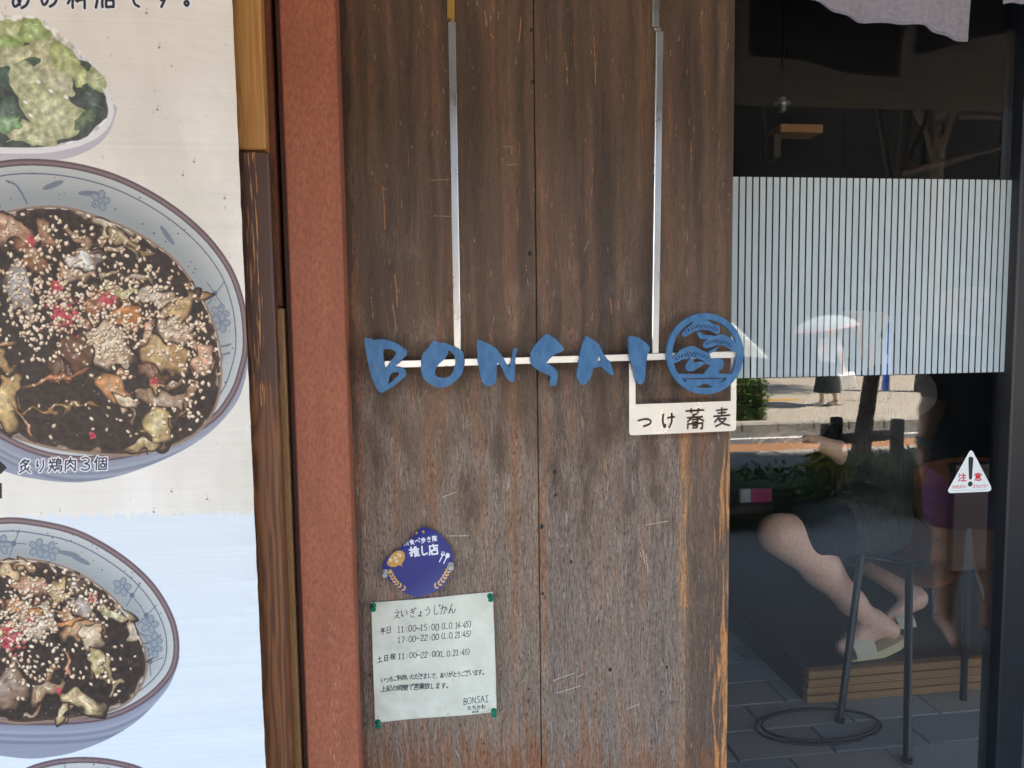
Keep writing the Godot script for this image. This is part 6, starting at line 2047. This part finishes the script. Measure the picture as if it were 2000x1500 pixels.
	put("post", one_tube([Vector3(aw.x - 1.2, FAR_Y, 12.7), Vector3(aw.x - 1.2, aw.y + 0.4, 12.7)], [0.03, 0.03], 10), mats.steel, awn)
	var sg := street(1800, 627, 15.0)
	var board := thing("hanging_board", "small white tilted board hanging under the far trees", "board", sg)
	var bst := begin()
	box(bst, sg + Vector3(-0.05, -0.13, -0.01), sg + Vector3(0.05, 0.13, 0.01), 0.004, Basis(Vector3.BACK, 0.35), sg)
	put("panel", bst.commit(), plain(rgb(226, 228, 222), 0.7), board)
	put("hanger", one_tube([sg + Vector3(-0.04, 0.1, 0), sg + Vector3(-0.04, 2.5, 0)], [0.006, 0.006], 6), mats.black_metal, board)

func pedestrian() -> void:
	var s := 12.2
	var foot := street(1612, 806, s)
	foot.y = FAR_Y
	var p := thing("person", "pedestrian in pale top and dark patterned skirt walking across the road", "person", foot)
	var hip := foot + Vector3(0.02, 0.82, 0)
	var chest := foot + Vector3(0.06, 1.14, 0)
	var neck := foot + Vector3(0.08, 1.32, 0)
	var skull := foot + Vector3(0.09, 1.44, 0)
	var look := Vector3(-0.9, 0, -0.4).normalized()
	var ls := foot + Vector3(0.2, 1.24, -0.04)
	var rs := foot + Vector3(-0.06, 1.24, 0.04)
	var grip := foot + Vector3(-0.16, 1.12, -0.12)
	var bagw := foot + Vector3(0.3, 0.78, -0.06)
	var body := flesh([[hip, chest, 0.11, 0.12], [chest, neck, 0.11, 0.05], [ls, rs, 0.055, 0.055], [ls, foot + Vector3(0.28, 1.0, -0.03), 0.045, 0.036], [foot + Vector3(0.28, 1.0, -0.03), bagw, 0.036, 0.026], [rs, foot + Vector3(-0.14, 1.0, -0.02), 0.045, 0.036], [foot + Vector3(-0.14, 1.0, -0.02), grip, 0.036, 0.026],
		[foot + Vector3(0.1, 0.82, 0.03), foot + Vector3(0.17, 0.45, 0.03), 0.08, 0.055], [foot + Vector3(0.17, 0.45, 0.03), foot + Vector3(0.22, 0.09, 0.03), 0.05, 0.034], [foot + Vector3(0.22, 0.07, 0.03), foot + Vector3(0.1, 0.035, 0.0), 0.036, 0.03],
		[foot + Vector3(-0.04, 0.82, -0.03), foot + Vector3(-0.1, 0.45, -0.03), 0.08, 0.055], [foot + Vector3(-0.1, 0.45, -0.03), foot + Vector3(-0.1, 0.09, -0.03), 0.05, 0.034], [foot + Vector3(-0.1, 0.07, -0.03), foot + Vector3(-0.22, 0.035, -0.05), 0.036, 0.03]], 0.018, 0.03)
	put("body", joined([body, flesh(head_bones(skull, look), 0.011, 0.02), flesh(hand_bones(grip, Vector3(-0.3, 0.9, -0.2).normalized(), Vector3(0.3, 0.1, 0.9).normalized(), Vector3(0.6, 0, -0.6)), 0.006, 0.008), flesh(hand_bones(bagw, Vector3(0, -1, 0), Vector3(0.9, 0, 0.3).normalized(), Vector3(0, 0, -1)), 0.006, 0.008)]), mats.skin, p)
	face_parts(p, skull, look, mats.black_hair)
	put("top", flesh([[hip + Vector3(0, 0.04, 0), chest, 0.135, 0.14], [chest, neck + Vector3(0, -0.03, 0), 0.125, 0.06], [ls, rs, 0.07, 0.07], [ls, foot + Vector3(0.27, 1.03, -0.03), 0.062, 0.056], [rs, foot + Vector3(-0.13, 1.03, -0.02), 0.062, 0.056]], 0.018, 0.03), mottled([rgb(196, 196, 214), rgb(220, 220, 232)], 0.04, 0.9, Vector3.ONE * 3, 0.0, 123), p)
	var skirt := begin()
	var sk := []
	var sr := []
	for k in 9:
		var f := k / 8.0
		sk.append(hip + Vector3(0.0, 0.06 - f * 0.62, 0))
		sr.append(lerpf(0.13, 0.25, pow(f, 0.8)))
	tube(skirt, sk, sr, 22)
	put("skirt", skirt.commit(), mottled([rgb(24, 30, 38), rgb(34, 44, 52), rgb(56, 66, 70), rgb(150, 120, 110)], 0.05, 0.9, Vector3.ONE * 2, 0.0, 124), p)
	for f in [foot + Vector3(0.14, 0, 0.02), foot + Vector3(-0.18, 0, -0.045)]:
		put("shoe", flesh([[f + Vector3(0.07, 0.035, 0.01), f + Vector3(-0.08, 0.03, -0.02), 0.045, 0.036]], 0.012, 0.02), plain(rgb(232, 230, 226), 0.6), p)
	# shopping bag in the hand, umbrella overhead
	var bag := thing("shopping_bag", "white shopping bag carried by the umbrella pedestrian", "bag", bagw + Vector3(0, -0.5, 0))
	var bst := begin()
	box(bst, bagw + Vector3(-0.16, -0.48, -0.07), bagw + Vector3(0.2, -0.16, 0.07), 0.03, Basis(Vector3.BACK, 0.2), bagw)
	put("pouch", bst.commit(), plain(rgb(236, 238, 240), 0.7), bag)
	put("handle", one_tube([bagw + Vector3(-0.08, -0.2, 0), bagw + Vector3(-0.02, -0.08, 0), bagw + Vector3(0.06, -0.08, 0), bagw + Vector3(0.14, -0.2, 0)], [0.01, 0.01, 0.01, 0.01], 8), plain(rgb(230, 232, 236), 0.7), bag)
	var top := street(1606, 617, s) + Vector3(0, 0, -0.08)
	var umb := thing("umbrella", "open grey parasol with pink rim held by the pedestrian across the road", "umbrella", grip)
	put("shaft", one_tube([grip + Vector3(-0.02, -0.1, 0), top + Vector3(0, 0.03, 0)], [0.008, 0.006], 8), mats.steel, umb)
	var axis := (top - grip).normalized().lerp(Vector3(-0.2, 1, 0).normalized(), 0.8).normalized()
	var e1 := axis.cross(Vector3.BACK).normalized()
	var e2 := axis.cross(e1)
	var dome := begin()
	var g := func(u: float, v: float) -> Vector3:
		var a := u * TAU
		var sag := 1.0 - 0.05 * absf(sin(a * 4.0)) * v
		return top + (e1 * cos(a) + e2 * sin(a)) * 0.6 * sin(v * 1.25) / sin(1.25) * sag - axis * 0.24 * (1.0 - cos(v * 1.25)) / (1.0 - cos(1.25))
	sheet(dome, 48, 10, g, 0.002)
	put("canopy", dome.commit(), mottled([rgb(112, 118, 124), rgb(146, 150, 156)], 0.06, 0.8, Vector3.ONE * 4, 0.0, 125), umb)
	var rim := []
	for k in 49:
		rim.append(g.call(k / 48.0, 0.995))
	var rst := begin()
	tube(rst, rim, range(49).map(func(_k): return 0.014), 8, false)
	put("rim", rst.commit(), plain(rgb(226, 130, 146), 0.8), umb)
	for k in 8:
		put("rib", one_tube([top - axis * 0.01, g.call(k / 8.0 + 0.0625, 0.5) - axis * 0.006, g.call(k / 8.0 + 0.0625, 0.98) - axis * 0.004], [0.004, 0.004, 0.003], 6), mats.black_metal, umb)
